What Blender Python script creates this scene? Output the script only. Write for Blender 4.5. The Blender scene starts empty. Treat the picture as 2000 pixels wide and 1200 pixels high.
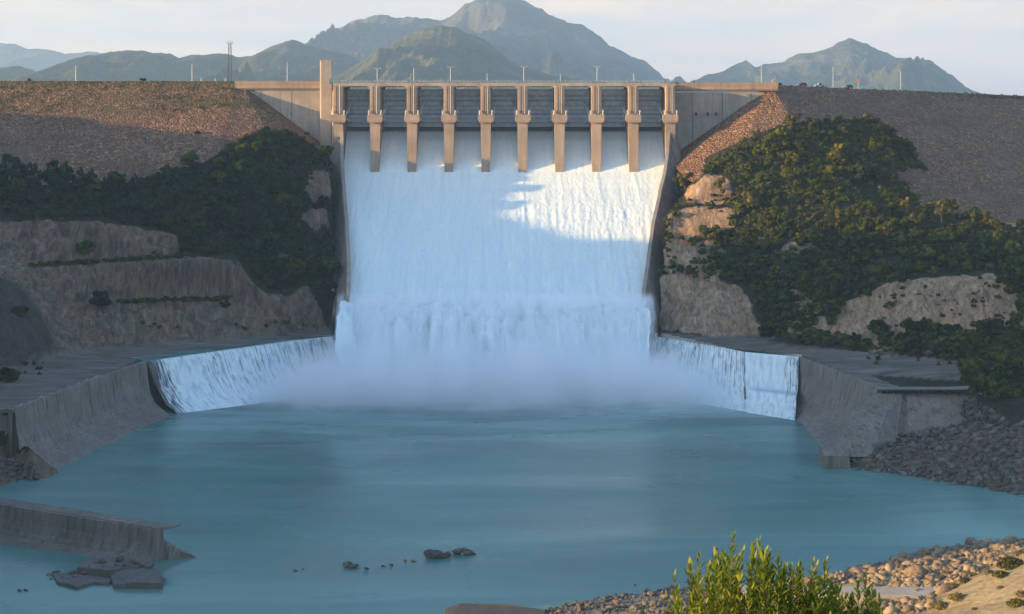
import bpy, bmesh, math, random
import numpy as np
from mathutils import Vector, Matrix, noise as mnoise
from mathutils.geometry import delaunay_2d_cdt

# ------------------------------------------------------------------ basics
F, HZ, CAM = 3500.0, 195.0, 132.0          # focal length (px of a 2000 px wide picture), horizon row, camera height
SC = bpy.context.scene
COL = SC.collection
R = math.radians
RNG = np.random.default_rng(7)
random.seed(7)

def P(px, py, k=None, z=None):
    """world point seen at a pixel of the photograph, at distance k*F, or at height z"""
    if k is None:
        k = (CAM - z) / (py - HZ)
    if z is None:
        z = CAM - (py - HZ) * k
    return ((px - 1000.0) * k, F * k, z)

def proj(p):
    p = np.asarray(p, float)
    return 1000 + F * p[..., 0] / p[..., 1], HZ + F * (CAM - p[..., 2]) / p[..., 1]

def in_poly(px, py, poly):
    px = np.asarray(px, float); py = np.asarray(py, float)
    res = np.zeros(px.shape, bool)
    n = len(poly)
    for i in range(n):
        x0, y0 = poly[i]; x1, y1 = poly[(i + 1) % n]
        if y0 == y1:
            continue
        c = ((y0 > py) != (y1 > py)) & (px < (x1 - x0) * (py - y0) / (y1 - y0) + x0)
        res ^= c
    return res

def raw_mesh(name, v, f, smooth=False, attrs=None):
    """mesh from numpy verts and faces (list of tuples, or an (n,3)/(n,4) array)"""
    me = bpy.data.meshes.new(name)
    v = np.asarray(v, np.float32)
    if isinstance(f, np.ndarray):
        n, s = f.shape
        me.vertices.add(len(v)); me.vertices.foreach_set('co', v.ravel())
        me.loops.add(n * s); me.loops.foreach_set('vertex_index', f.astype(np.int32).ravel())
        me.polygons.add(n)
        me.polygons.foreach_set('loop_start', np.arange(0, n * s, s, dtype=np.int32))
        me.polygons.foreach_set('loop_total', np.full(n, s, np.int32))
        me.update(calc_edges=True)
    else:
        me.from_pydata([tuple(map(float, p)) for p in v], [], [tuple(map(int, q)) for q in f])
        me.update()
    if smooth:
        me.polygons.foreach_set('use_smooth', np.ones(len(me.polygons), bool))
    for k, a in (attrs or {}).items():
        at = me.attributes.new(k, 'FLOAT', 'POINT')
        at.data.foreach_set('value', np.asarray(a, np.float32))
    return me

def link(name, me, mat, parent=None):
    o = bpy.data.objects.new(name, me)
    COL.objects.link(o)
    if mat is not None and me is not None and len(me.materials) == 0:
        me.materials.append(mat)
    if parent is not None:
        o.parent = parent
    return o

def tag(o, label=None, cat=None, group=None, kind=None):
    if label: o['label'] = label
    if cat: o['category'] = cat
    if group: o['group'] = group
    if kind: o['kind'] = kind
    return o

def thing(name, label, cat, loc=(0, 0, 0), rz=0.0, group=None):
    o = bpy.data.objects.new(name, None)
    COL.objects.link(o)
    o.location = loc; o.rotation_euler = (0, 0, rz); o.empty_display_size = 0.5
    return tag(o, label, cat, group, 'thing')

def struct(name, me, mat, kind='structure'):
    return tag(link(name, me, mat), kind=kind)

def copy_tree(o, parent=None):
    c = o.copy(); COL.objects.link(c)
    c.parent = parent
    for ch in o.children:
        copy_tree(ch, c)
    return c

class MB:
    """collects shapes that become one mesh"""
    def __init__(s): s.v = []; s.f = []
    def add(s, v, f):
        b = len(s.v); s.v += [tuple(p) for p in v]; s.f += [tuple(i + b for i in q) for q in f]; return s
    def box(s, x0, x1, y0, y1, z0, z1):
        v = [(x0,y0,z0),(x1,y0,z0),(x1,y1,z0),(x0,y1,z0),(x0,y0,z1),(x1,y0,z1),(x1,y1,z1),(x0,y1,z1)]
        return s.add(v, [(0,3,2,1),(4,5,6,7),(0,1,5,4),(1,2,6,5),(2,3,7,6),(3,0,4,7)])
    def cbox(s, x0, x1, y0, y1, z0, z1, c=0.1):
        """box with chamfered vertical edges"""
        ring = [(x0+c,y0),(x1-c,y0),(x1,y0+c),(x1,y1-c),(x1-c,y1),(x0+c,y1),(x0,y1-c),(x0,y0+c)]
        return s.prism([(x,y,z0) for x,y in ring], [(x,y,z1) for x,y in ring])
    def prism(s, a, b):
        n = len(a)
        return s.add(list(a)+list(b), [tuple(range(n))[::-1], tuple(range(n, 2*n))] + [(i,(i+1)%n,n+(i+1)%n,n+i) for i in range(n)])
    def tube(s, pts, rad, n=6, cap=True):
        pts = [Vector(p) for p in pts]
        rad = rad if hasattr(rad, '__len__') else [rad]*len(pts)
        rings = []
        for i, p in enumerate(pts):
            d = (pts[min(i+1,len(pts)-1)] - pts[max(i-1,0)]).normalized()
            u = d.cross(Vector((0,0,1)) if abs(d.z) < .9 else Vector((1,0,0))).normalized(); w = d.cross(u)
            rings.append([p + (u*math.cos(t)+w*math.sin(t))*rad[i] for t in [2*math.pi*j/n for j in range(n)]])
        v = [q for r in rings for q in r]; f = []
        for i in range(len(pts)-1):
            for j in range(n):
                f.append((i*n+j, i*n+(j+1)%n, (i+1)*n+(j+1)%n, (i+1)*n+j))
        if cap: f += [tuple(range(n))[::-1], tuple(range((len(pts)-1)*n, len(pts)*n))]
        return s.add(v, f)
    def bar(s, a, b, w, h=None):
        """square bar between two points"""
        a, b = Vector(a), Vector(b); h = h or w
        d = (b-a).normalized(); u = d.cross(Vector((0,0,1)) if abs(d.z) < .95 else Vector((0,1,0))).normalized(); t = d.cross(u)
        q = lambda p: [p+u*w/2+t*h/2, p-u*w/2+t*h/2, p-u*w/2-t*h/2, p+u*w/2-t*h/2]
        return s.prism(q(a), q(b))
    def loft(s, rings, close=False):
        n = len(rings[0]); v = [p for r in rings for p in r]; f = []
        for i in range(len(rings)-1):
            for j in range(n if close else n-1):
                f.append((i*n+j, i*n+(j+1)%n, (i+1)*n+(j+1)%n, (i+1)*n+j))
        return s.add(v, f)
    def mesh(s, name, smooth=False):
        me = raw_mesh(name, s.v, s.f, smooth)
        bm = bmesh.new(); bm.from_mesh(me); bmesh.ops.recalc_face_normals(bm, faces=bm.faces); bm.to_mesh(me); bm.free()
        return me
    def build(s, name, mat, parent=None, smooth=False):
        return link(name, s.mesh(name, smooth), mat, parent)

# ------------------------------------------------------------------ materials
class NT:
    def __init__(s, name):
        s.m = bpy.data.materials.new(name); s.m.use_nodes = True
        s.t = s.m.node_tree; s.b = s.t.nodes['Principled BSDF']; s.out = s.t.nodes['Material Output']
    def n(s, t, **k):
        x = s.t.nodes.new(t)
        for a, b in k.items(): setattr(x, a, b)
        return x
    def l(s, a, b): s.t.links.new(a, b)
    def put(s, sock, val):
        if hasattr(val, 'is_output'): s.l(val, sock)
        elif isinstance(val, tuple) and len(val) == 3 and sock.type == 'RGBA': sock.default_value = (*val, 1)
        else: sock.default_value = val
    def pos(s, scale=(1,1,1), obj=False, rot=(0,0,0)):
        if obj: c = s.n('ShaderNodeTexCoord').outputs['Object']
        else: c = s.n('ShaderNodeNewGeometry').outputs['Position']
        mp = s.n('ShaderNodeMapping'); mp.inputs['Scale'].default_value = scale; mp.inputs['Rotation'].default_value = rot
        s.l(c, mp.inputs['Vector']); return mp.outputs['Vector']
    def noise(s, vec, scale, detail=5, rough=.6, dist=0.0):
        x = s.n('ShaderNodeTexNoise'); s.l(vec, x.inputs['Vector'])
        x.inputs['Scale'].default_value = scale; x.inputs['Detail'].default_value = detail
        x.inputs['Roughness'].default_value = rough; x.inputs['Distortion'].default_value = dist
        return x.outputs['Fac']
    def voro(s, vec, scale, out='Distance', feature='F1', rnd=1.0):
        x = s.n('ShaderNodeTexVoronoi', feature=feature); s.l(vec, x.inputs['Vector'])
        x.inputs['Scale'].default_value = scale; x.inputs['Randomness'].default_value = rnd
        return x.outputs[out]
    def ramp(s, fac, stops, interp='LINEAR'):
        x = s.n('ShaderNodeValToRGB'); cr = x.color_ramp; cr.interpolation = interp
        while len(cr.elements) < len(stops): cr.elements.new(.5)
        for e, (p, c) in zip(cr.elements, stops):
            e.position = p; e.color = (*c, 1) if isinstance(c, tuple) else (c, c, c, 1)
        s.l(fac, x.inputs['Fac']); return x.outputs['Color']
    def mix(s, fac, a, b, mode='MIX'):
        x = s.n('ShaderNodeMix', data_type='RGBA', blend_type=mode)
        s.put(x.inputs['Factor'], fac); s.put(x.inputs['A'], a) if False else None
        ia = [i for i in x.inputs if i.name == 'A' and i.type == 'RGBA'][0]; ib = [i for i in x.inputs if i.name == 'B' and i.type == 'RGBA'][0]
        s.put(ia, a); s.put(ib, b)
        return [o for o in x.outputs if o.type == 'RGBA'][0]
    def math(s, op, a, b=0.0, clamp=False):
        x = s.n('ShaderNodeMath', operation=op, use_clamp=clamp); s.put(x.inputs[0], a); s.put(x.inputs[1], b); return x.outputs[0]
    def attr(s, name):
        x = s.n('ShaderNodeAttribute', attribute_name=name); return x.outputs['Fac']
    def xyz(s, vec):
        x = s.n('ShaderNodeSeparateXYZ'); s.l(vec, x.inputs[0]); return x.outputs
    def bump(s, h, strength=.5, dist=.3, normal=None):
        x = s.n('ShaderNodeBump'); x.inputs['Strength'].default_value = strength; x.inputs['Distance'].default_value = dist
        s.l(h, x.inputs['Height'])
        if normal is not None: s.l(normal, x.inputs['Normal'])
        return x.outputs['Normal']
    def fin(s, col=None, rough=.9, nrm=None, spec=.3, **k):
        if col is not None: s.put(s.b.inputs['Base Color'], col)
        s.put(s.b.inputs['Roughness'], rough); s.b.inputs['Specular IOR Level'].default_value = spec
        if nrm is not None: s.l(nrm, s.b.inputs['Normal'])
        for a, b in k.items(): s.put(s.b.inputs[a.replace('_', ' ')], b)
        return s.m

def concrete(name, c, dark=.55, streak=.6, lift=2.4, scale=1.0, wet=0.0):
    t = NT(name); p = t.pos()
    n1 = t.noise(p, .09*scale, 6, .65)
    n2 = t.noise(t.pos((1,1,.06)), .5*scale, 5, .6)                      # vertical run-off stains
    n3 = t.noise(p, 1.1*scale, 5, .7)
    dk = tuple(x*dark for x in c); lt = tuple(min(x*1.18,.8) for x in c)
    col = t.mix(t.ramp(n1, [(.35,0.0),(.68,1.0)]), tuple(x*.82 for x in c), lt)
    col = t.mix(t.math('MULTIPLY', t.ramp(n2, [(.5,0.0),(.72,1.0)]), streak), col, dk)
    col = t.mix(t.math('MULTIPLY', t.ramp(n3, [(.45,0.0),(.75,1.0)]), .35), col, dk)
    n4 = t.noise(t.pos((1,1,.04), rot=(0,0,.5)), .8*scale, 5, .65)
    col = t.mix(t.math('MULTIPLY', t.ramp(n4, [(.54,0.0),(.70,1.0)]), streak*.55), col, tuple(min(x*1.75,.8) for x in c))
    z = t.xyz(p)[2]
    m = t.math('MODULO', t.math('ADD', z, 100.0), lift)
    line = t.math('LESS_THAN', m, .13)
    col = t.mix(t.math('MULTIPLY', line, .3), col, dk)
    hb = t.math('ADD', t.math('MULTIPLY', n3, .5), t.math('MULTIPLY', n2, .4))
    return t.fin(col, .88, t.bump(hb, .35, .25), .25)

def plain(name, c, rough=.6, metal=0.0, var=.25, scale=2.0, spec=.4):
    t = NT(name); p = t.pos(obj=True)
    n = t.noise(p, scale, 5, .65)
    col = t.mix(t.ramp(n, [(.3,0.0),(.7,1.0)]), tuple(x*(1-var) for x in c), tuple(min(1,x*(1+var*.6)) for x in c))
    return t.fin(col, rough, t.bump(n, .15, .05), spec, Metallic=metal)

def rock_nodes(t, tone=(1,1,1), strata=True):
    p = t.pos()
    pv = t.pos((1,1,.22), rot=(.1,.12,0))
    a = t.noise(pv, .22, 8, .68, .4)
    b = t.noise(p, .045, 5, .6)
    d = t.voro(pv, .33)
    f = t.noise(p, 1.3, 6, .7)
    col = t.ramp(a, [(.25,(.075*tone[0],.068*tone[1],.062*tone[2])),(.5,(.20*tone[0],.175*tone[1],.15*tone[2])),(.75,(.33*tone[0],.285*tone[1],.24*tone[2]))])
    col = t.mix(t.ramp(b, [(.4,0.0),(.7,.75)]), col, (.27*tone[0],.20*tone[1],.15*tone[2]))
    col = t.mix(t.math('MULTIPLY', t.ramp(f, [(.5,0.0),(.75,1.0)]), .5), col, (.07,.065,.06))
    vs = t.noise(t.pos((1,.6,.10), rot=(0,.16,0)), .55, 6, .7, .25)
    col = t.mix(t.math('MULTIPLY', t.ramp(vs, [(.48,0.0),(.62,1.0)]), .62), col, tuple(.055*x for x in tone))
    v3 = t.noise(t.pos((1,.5,.16), rot=(0,.42,0)), .26, 7, .72, .6)
    col = t.mix(t.math('MULTIPLY', t.ramp(v3, [(.52,0.0),(.60,1.0)]), .55), col, tuple(.06*x for x in tone))
    v4 = t.noise(t.pos((1,.5,.2), rot=(0,.3,.2)), .4, 6, .7, .3)
    col = t.mix(t.math('MULTIPLY', t.ramp(v4, [(.55,0.0),(.68,1.0)]), .6), col, tuple(.36*x for x in tone))
    h = t.math('ADD', t.math('MULTIPLY', a, 1.0), t.math('ADD', t.math('MULTIPLY', d, .5), t.math('MULTIPLY', f, .3)))
    return col, h

def make_hill_material():
    t = NT('hillside'); p = t.pos()
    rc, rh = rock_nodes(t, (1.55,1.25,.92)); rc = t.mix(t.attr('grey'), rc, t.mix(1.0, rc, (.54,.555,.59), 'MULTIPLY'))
    n = t.noise(p, .16, 6, .65); n2 = t.noise(p, .9, 5, .7)
    soil = t.ramp(n, [(.3,(.018,.019,.010)),(.55,(.034,.031,.017)),(.8,(.085,.066,.042))])
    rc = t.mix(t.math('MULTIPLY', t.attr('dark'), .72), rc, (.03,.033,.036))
    soil = t.mix(t.math('MULTIPLY', n2, .5), soil, (.022,.027,.011))
    flat = t.ramp(t.noise(t.pos((.5,2.2,1)), .10, 6, .65, .6), [(.3,(.08,.07,.06)),(.55,(.165,.145,.122)),(.8,(.26,.23,.19))])
    flat = t.mix(t.ramp(t.noise(p, .06, 4, .6), [(.58,0.0),(.7,.75)]), flat, (.075,.085,.035))
    k = t.math('ADD', t.attr('rock'), t.math('MULTIPLY', t.math('SUBTRACT', n2, .5), .7))
    k = t.ramp(k, [(.42,0.0),(.58,1.0)])
    col = t.mix(k, soil, rc)
    col = t.mix(t.attr('flat'), col, flat)
    return t.fin(col, .95, t.bump(t.math('ADD', rh, n2), .8, 1.0), .15)

def make_sand_material():
    t = NT('shore_ground'); p = t.pos()
    a = t.noise(p, .12, 7, .68, .5); b = t.noise(p, .9, 6, .7); v = t.voro(p, .55)
    col = t.ramp(a, [(.3,(.22,.165,.085)),(.55,(.35,.275,.145)),(.8,(.45,.36,.20))])
    col = t.mix(t.math('MULTIPLY', t.ramp(b, [(.5,0.0),(.72,1.0)]), .5), col, (.15,.125,.095))
    gr = t.ramp(a, [(.3,(.09,.088,.085)),(.7,(.2,.19,.18))])
    z = t.xyz(p)[2]
    col = t.mix(t.ramp(t.math('ADD', t.math('MULTIPLY', z, .25), t.math('MULTIPLY', b, .6)), [(.75,1.0),(1.0,0.0)]), col, gr)
    h = t.math('ADD', a, t.math('ADD', t.math('MULTIPLY', b, .5), t.math('MULTIPLY', v, .4)))
    return t.fin(col, .95, t.bump(h, .9, .8), .15)

def make_embankment_material():
    t = NT('rockfill'); p = t.pos()
    v = t.n('ShaderNodeTexVoronoi'); t.l(p, v.inputs['Vector']); v.inputs['Scale'].default_value = .95
    v2 = t.n('ShaderNodeTexVoronoi'); t.l(p, v2.inputs['Vector']); v2.inputs['Scale'].default_value = .23
    n = t.noise(p, .035, 6, .62, .3); f = t.noise(p, 2.2, 4, .7)
    bw = t.xyz(v.outputs['Color'])[0]
    col = t.ramp(bw, [(0.0,(.095,.050,.028)),(.45,(.185,.101,.055)),(.8,(.28,.157,.09)),(1.0,(.43,.27,.17))])
    col = t.mix(t.math('MULTIPLY', t.xyz(v2.outputs['Color'])[1], .35), col, (.12,.09,.072))
    col = t.mix(t.ramp(n, [(.45,0.0),(.7,.6)]), col, (.115,.072,.05))
    bn = t.noise(t.pos((.06,.06,.5)), .5, 4, .6, .3); col = t.mix(t.ramp(bn, [(.5,0.0),(.66,.45)]), col, (.20,.14,.105))
    g = t.math('ADD', t.attr('grass'), t.math('MULTIPLY', t.math('SUBTRACT', t.noise(p, .14, 6, .7), .5), 1.7))
    g = t.ramp(g, [(.45,0.0),(.75,.7)])
    grass = t.ramp(f, [(.3,(.045,.045,.014)),(.7,(.115,.10,.034))])
    col = t.mix(g, col, grass)
    h = t.math('ADD', t.math('MULTIPLY', v.outputs['Distance'], -1.0), t.math('ADD', t.math('MULTIPLY', v2.outputs['Distance'], -.5), t.math('MULTIPLY', f, .25)))
    return t.fin(col, .95, t.bump(h, 1.0, 1.3), .15)

def leaf_mat(name, dark, mid, light, trans=.25):
    t = NT(name)
    oi = t.n('ShaderNodeObjectInfo').outputs['Random']
    v = t.attr('tint')
    q = t.math('ADD', t.math('MULTIPLY', v, .75), t.math('MULTIPLY', oi, .25))
    col = t.ramp(q, [(.1,dark),(.5,mid),(.92,light)])
    t.fin(col, .75, None, .08)
    tr = t.n('ShaderNodeBsdfTranslucent'); t.l(col, tr.inputs['Color'])
    mx = t.n('ShaderNodeMixShader'); mx.inputs[0].default_value = trans
    t.l(t.b.outputs[0], mx.inputs[1]); t.l(tr.outputs[0], mx.inputs[2]); t.l(mx.outputs[0], t.out.inputs['Surface'])
    return t.m

def make_pool_water():
    t = NT('pool_water'); p = t.pos()
    a = t.noise(t.pos((.35,1.3,1)), .022, 5, .55, 1.2)
    b = t.noise(t.pos((.5,1.6,1)), .010, 4, .5, .8)
    col = t.ramp(a, [(.3,(.064,.168,.152)),(.6,(.088,.222,.194)),(.8,(.13,.27,.235))])
    col = t.mix(t.ramp(b, [(.45,0.0),(.7,.5)]), col, (.05,.14,.138))
    yy = t.xyz(p)[1]; fo = t.noise(t.pos((.3,1.6,1)), .06, 6, .62, 1.6)
    near = t.math('MULTIPLY', t.math('SUBTRACT', yy, 640.0), 1/150.0, True)
    col = t.mix(t.math('MULTIPLY', t.ramp(fo, [(.50,0.0),(.60,1.0)]), t.math('MULTIPLY', near, .55)), col, (.22,.34,.35))
    col = t.mix(t.math('MULTIPLY', t.ramp(t.noise(t.pos((.35,1.5,1), rot=(0,0,.08)), .03, 4, .55, 1.0), [(.46,0.0),(.54,1.0)]), t.math('MULTIPLY', near, .8)), col, (.022,.085,.085))
    w = t.noise(t.pos((.8,1.5,1)), .55, 4, .6, .4); w2 = t.noise(t.pos((.7,1.2,1)), .12, 3, .5, .5)
    h = t.math('ADD', t.math('MULTIPLY', w, .25), w2)
    ro = t.ramp(b, [(.4,.22),(.65,.38)])
    return t.fin(col, ro, t.bump(h, .10, .8), .5, IOR=1.33)

def make_chute_water():
    t = NT('white_water')
    p = t.pos(); ps = t.pos((1,.12,.12))
    s = t.noise(ps, .9, 5, .65, .2); g = t.noise(t.pos((1,.55,.55)), .75, 6, .72, .6); big = t.noise(t.pos((1,.2,.2)), .07, 4, .5)
    col = t.mix(t.ramp(s, [(.3,0.0),(.7,1.0)]), (.72,.82,.80), (.83,.88,.85))
    col = t.mix(t.ramp(big, [(.4,0.0),(.75,.6)]), col, (.67,.79,.79))
    st2 = t.noise(t.pos((1,.035,.035)), .45, 5, .7, .1); col = t.mix(t.math('MULTIPLY', t.ramp(st2, [(.48,0.0),(.66,1.0)]), .45), col, (.60,.73,.76))
    col = t.mix(t.math('MULTIPLY', t.ramp(g, [(.3,1.0),(.5,0.0)]), .35), col, (.50,.62,.70))
    h = t.math('ADD', g, t.math('MULTIPLY', s, .25))
    return t.fin(col, .75, t.bump(h, .45, 1.2), .2)

def make_fall_water():
    """water running down the concrete weir: white veils over dark wet concrete"""
    t = NT('fall_water')
    u = t.attr('u'); d = t.attr('d')                                  # metres along the crest, 0..1 down the face
    cx = t.n('ShaderNodeCombineXYZ'); t.l(u, cx.inputs[0]); t.l(t.math('MULTIPLY', d, 1.1), cx.inputs[1])
    s = t.noise(cx.outputs[0], 1.5, 4, .65, .15)
    cy = t.n('ShaderNodeCombineXYZ'); t.l(u, cy.inputs[0]); t.l(t.math('MULTIPLY', d, 9.0), cy.inputs[1])
    g = t.noise(cy.outputs[0], .55, 6, .72, .5)
    teeth = t.math('ADD', s, t.math('MULTIPLY', t.ramp(d, [(0.0,-.60),(.012,-.45),(.03,-.22),(.07,-.20),(.35,.02),(1.0,.14)]), 1.0))
    teeth = t.math('ADD', teeth, t.math('MULTIPLY', t.math('SUBTRACT', g, .5), .75))
    thin = t.attr('thin')
    k = t.ramp(t.math('SUBTRACT', teeth, thin), [(.27,0.0),(.47,1.0)])
    col = t.mix(k, (.07,.07,.072), t.ramp(g, [(.3,(.42,.51,.56)),(.55,(.74,.81,.81))]))
    col = t.mix(t.math('MULTIPLY', t.attr('shelf'), .75), col, (.33,.47,.54))
    return t.fin(col, .55, t.bump(t.math('ADD', s, g), .5, .5), .3)

M = {}
def make_materials():
    M['conc'] = concrete('dam_concrete', (.36,.27,.20), .55, .5)
    M['conc_wall'] = concrete('wall_concrete', (.33,.285,.235), .55, .55, 3.6)
    M['conc_pale'] = concrete('tower_concrete', (.40,.345,.28), .6, .35, 4.5)
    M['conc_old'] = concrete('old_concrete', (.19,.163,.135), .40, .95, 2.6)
    M['conc_wet'] = concrete('wet_concrete', (.12,.11,.10), .45, .9, 2.6)
    M['conc_mid'] = concrete('coping_concrete', (.17,.155,.135), .5, .6, 30)
    M['conc_near'] = concrete('slab_concrete', (.40,.34,.26), .6, .4, 30)
    M['dark_hole'] = plain('dark_opening', (.012,.012,.014), .9)
    M['gate'] = plain('gate_steel', (.62,.72,.80), .6, 0, .25, .4); M['gate_rib'] = plain('gate_rib_steel', (.34,.41,.47), .6, 0, .25, .4)
    M['gate_light'] = plain('gate_rail_steel', (.55,.58,.60), .5, 0, .25, .5)
    M['gate_dark'] = plain('gate_sill_steel', (.05,.055,.065), .6, .2, .3, .5)
    M['arm'] = plain('arm_steel', (.80,.85,.88), .5, 0, .2, .5)
    M['hoist'] = plain('hoist_paint', (.10,.20,.26), .5, .1, .3, .6)
    M['lamp_steel'] = plain('lamp_steel', (.62,.61,.58), .45, .2, .15)
    M['lamp_glass'] = plain('lamp_glass', (.5,.5,.48), .3, 0, .1)
    M['mast'] = plain('mast_steel', (.13,.12,.12), .6, .3, .2)
    M['asphalt'] = plain('asphalt', (.05,.05,.05), .95, 0, .2, .3)
    M['hill'] = make_hill_material()
    M['sand'] = make_sand_material()
    M['fill'] = make_embankment_material()
    M['pool'] = make_pool_water()
    M['chute'] = make_chute_water()
    M['fall'] = make_fall_water()
    M['bark'] = plain('bark', (.16,.125,.09), .95, 0, .4, 3.0, .1)
    M['bark_pale'] = plain('pale_bark', (.42,.39,.34), .9, 0, .3, 2.0, .1)
    M['leaf'] = leaf_mat('scrub_leaf', (.010,.019,.005), (.042,.060,.012), (.15,.155,.026))
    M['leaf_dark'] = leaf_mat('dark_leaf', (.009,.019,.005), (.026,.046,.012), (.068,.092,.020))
    M['leaf_olive'] = leaf_mat('olive_leaf', (.018,.023,.005), (.066,.070,.012), (.23,.20,.032))  # light end raised to golden for sunlit crown tops
    M['leaf_bright'] = leaf_mat('oleander_leaf', (.045,.080,.008), (.13,.18,.020), (.36,.34,.055), .35)
    M['grass_dry'] = leaf_mat('dry_grass', (.09,.08,.035), (.19,.155,.06), (.33,.26,.11), .3)
    M['stem'] = plain('green_stem', (.16,.13,.05), .8, 0, .3, 6.0, .1)
    t = NT('boulder')
    p = t.pos(); oi = t.n('ShaderNodeObjectInfo').outputs['Random']
    a = t.noise(p, .8, 6, .7); tint = t.attr('tint')
    q = t.math('ADD', t.math('MULTIPLY', a, .6), t.math('MULTIPLY', t.math('ADD', tint, oi), .22))
    M['boulder'] = t.fin(t.ramp(q, [(.2,(.045,.039,.034)),(.5,(.125,.109,.093)),(.8,(.23,.203,.172))]), .95, t.bump(a, .8, .3), .15)
    t = NT('warm_boulder')  # tan copy of the boulder material, low sun's warmth put into its colour
    p = t.pos(); oi = t.n('ShaderNodeObjectInfo').outputs['Random']
    a = t.noise(p, .8, 6, .7); tint = t.attr('tint')
    q = t.math('ADD', t.math('MULTIPLY', a, .6), t.math('MULTIPLY', t.math('ADD', tint, oi), .22))
    M['boulder_warm'] = t.fin(t.ramp(q, [(.22,(.07,.05,.035)),(.45,(.20,.15,.10)),(.62,(.33,.26,.175)),(.85,(.46,.38,.27))]), .95, t.bump(a, .8, .3), .15)
    for nm, c1, c2, c3 in (('mountain_green', (.035,.042,.016), (.085,.088,.036), (.19,.17,.11)), ('mountain_rock', (.045,.048,.028), (.10,.095,.06), (.22,.19,.14))):
        t = NT(nm); p = t.pos()
        a = t.noise(p, .0023, 8, .66, .3); b = t.noise(p, .010, 6, .7)
        col = t.ramp(t.math('ADD', t.math('MULTIPLY', a, .7), t.math('MULTIPLY', b, .3)), [(.34,c1),(.52,c2),(.7,c3)])
        M[nm] = t.fin(col, 1.0, t.bump(t.math('ADD', t.math('MULTIPLY', a, 3.0), b), .9, 44.0), .05)
    t = NT('ground'); p = t.pos()
    M['ground'] = t.fin(t.ramp(t.noise(p, .002, 6, .6), [(.3,(.07,.068,.035)),(.7,(.17,.145,.09))]), 1.0, None, .05)
# ------------------------------------------------------------------ terrain
class Terrain:
    """height field over x,y from break lines (lists of world points)"""
    def __init__(s, lines, x0, x1, y0, y1, step):
        v2, zz, ed = [], [], []
        for ln in lines:
            for i, p in enumerate(ln):
                v2.append(Vector((p[0], p[1]))); zz.append(p[2])
                if i: ed.append((len(v2) - 2, len(v2) - 1))
        ov, oe, of, src, _, _ = delaunay_2d_cdt(v2, ed, [], 0, 1e-4, True)
        pts = np.array([(p.x, p.y) for p in ov]); z = np.zeros(len(pts))
        base = np.array([(p.x, p.y) for p in v2]); zz = np.array(zz)
        for i, sr in enumerate(src):
            if sr: z[i] = zz[sr[0]]
            else:
                d = ((base - pts[i])**2).sum(1); j = np.argsort(d)[:2]; w = 1/(d[j]+1e-3); z[i] = (zz[j]*w).sum()/w.sum()
        s.x0, s.y0, s.step = x0, y0, step
        s.nx = int((x1-x0)/step)+1; s.ny = int((y1-y0)/step)+1
        gx = x0 + np.arange(s.nx)*step; gy = y0 + np.arange(s.ny)*step
        Z = np.full((s.ny, s.nx), np.nan)
        for t in of:
            a, b, c = pts[list(t)]; za, zb, zc = z[list(t)]
            lo = np.minimum(np.minimum(a, b), c); hi = np.maximum(np.maximum(a, b), c)
            i0 = max(0, int((lo[0]-x0)/step)); i1 = min(s.nx, int((hi[0]-x0)/step)+2)
            j0 = max(0, int((lo[1]-y0)/step)); j1 = min(s.ny, int((hi[1]-y0)/step)+2)
            if i1 <= i0 or j1 <= j0: continue
            X, Y = np.meshgrid(gx[i0:i1], gy[j0:j1])
            den = (b[1]-c[1])*(a[0]-c[0]) + (c[0]-b[0])*(a[1]-c[1])
            if abs(den) < 1e-9: continue
            l1 = ((b[1]-c[1])*(X-c[0]) + (c[0]-b[0])*(Y-c[1]))/den
            l2 = ((c[1]-a[1])*(X-c[0]) + (a[0]-c[0])*(Y-c[1]))/den
            l3 = 1-l1-l2
            m = (l1 >= -1e-6) & (l2 >= -1e-6) & (l3 >= -1e-6)
            Z[j0:j1, i0:i1][m] = (l1*za + l2*zb + l3*zc)[m]
        s.ok = ~np.isnan(Z); s.Z = np.where(s.ok, Z, -8.0)
        s.X, s.Y = np.meshgrid(gx, gy)
    def smooth(s, it=1):
        for _ in range(it):
            q = np.pad(s.Z, 1, mode='edge')
            s.Z = (q[:-2,1:-1]+q[2:,1:-1]+q[1:-1,:-2]+q[1:-1,2:]+4*q[1:-1,1:-1])/8
    def h(s, x, y):
        fx = np.clip((np.asarray(x)-s.x0)/s.step, 0, s.nx-1.001); fy = np.clip((np.asarray(y)-s.y0)/s.step, 0, s.ny-1.001)
        i = fx.astype(int); j = fy.astype(int); u = fx-i; v = fy-j; Z = s.Z
        return Z[j,i]*(1-u)*(1-v)+Z[j,i+1]*u*(1-v)+Z[j+1,i]*(1-u)*v+Z[j+1,i+1]*u*v
    def pix(s):
        return proj(np.stack([s.X, s.Y, s.Z], -1))
    def hit(s, px, py, k0, k1, n=260):
        """first point of the ground along the ray through a pixel"""
        for k in np.linspace(k0, k1, n):
            x, y, z = P(px, py, k)
            if s.h(x, y) >= z: return Vector((x, y, float(s.h(x, y))))
        x, y, z = P(px, py, k1); return Vector((x, y, float(s.h(x, y))))
    def mesh(s, name, keep, disp=None, attrs=None):
        V = np.stack([s.X, s.Y, s.Z], -1)
        if disp is not None: V = V + disp
        idx = np.arange(s.nx*s.ny).reshape(s.ny, s.nx)
        q = np.stack([idx[:-1,:-1], idx[:-1,1:], idx[1:,1:], idx[1:,:-1]], -1).reshape(-1, 4)
        kq = (keep[:-1,:-1] & keep[:-1,1:] & keep[1:,1:] & keep[1:,:-1]).ravel()
        q = q[kq]
        used = np.unique(q); mp = np.zeros(s.nx*s.ny, int); mp[used] = np.arange(len(used))
        return raw_mesh(name, V.reshape(-1, 3)[used], mp[q], True, {k: a.ravel()[used] for k, a in (attrs or {}).items()})

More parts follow.
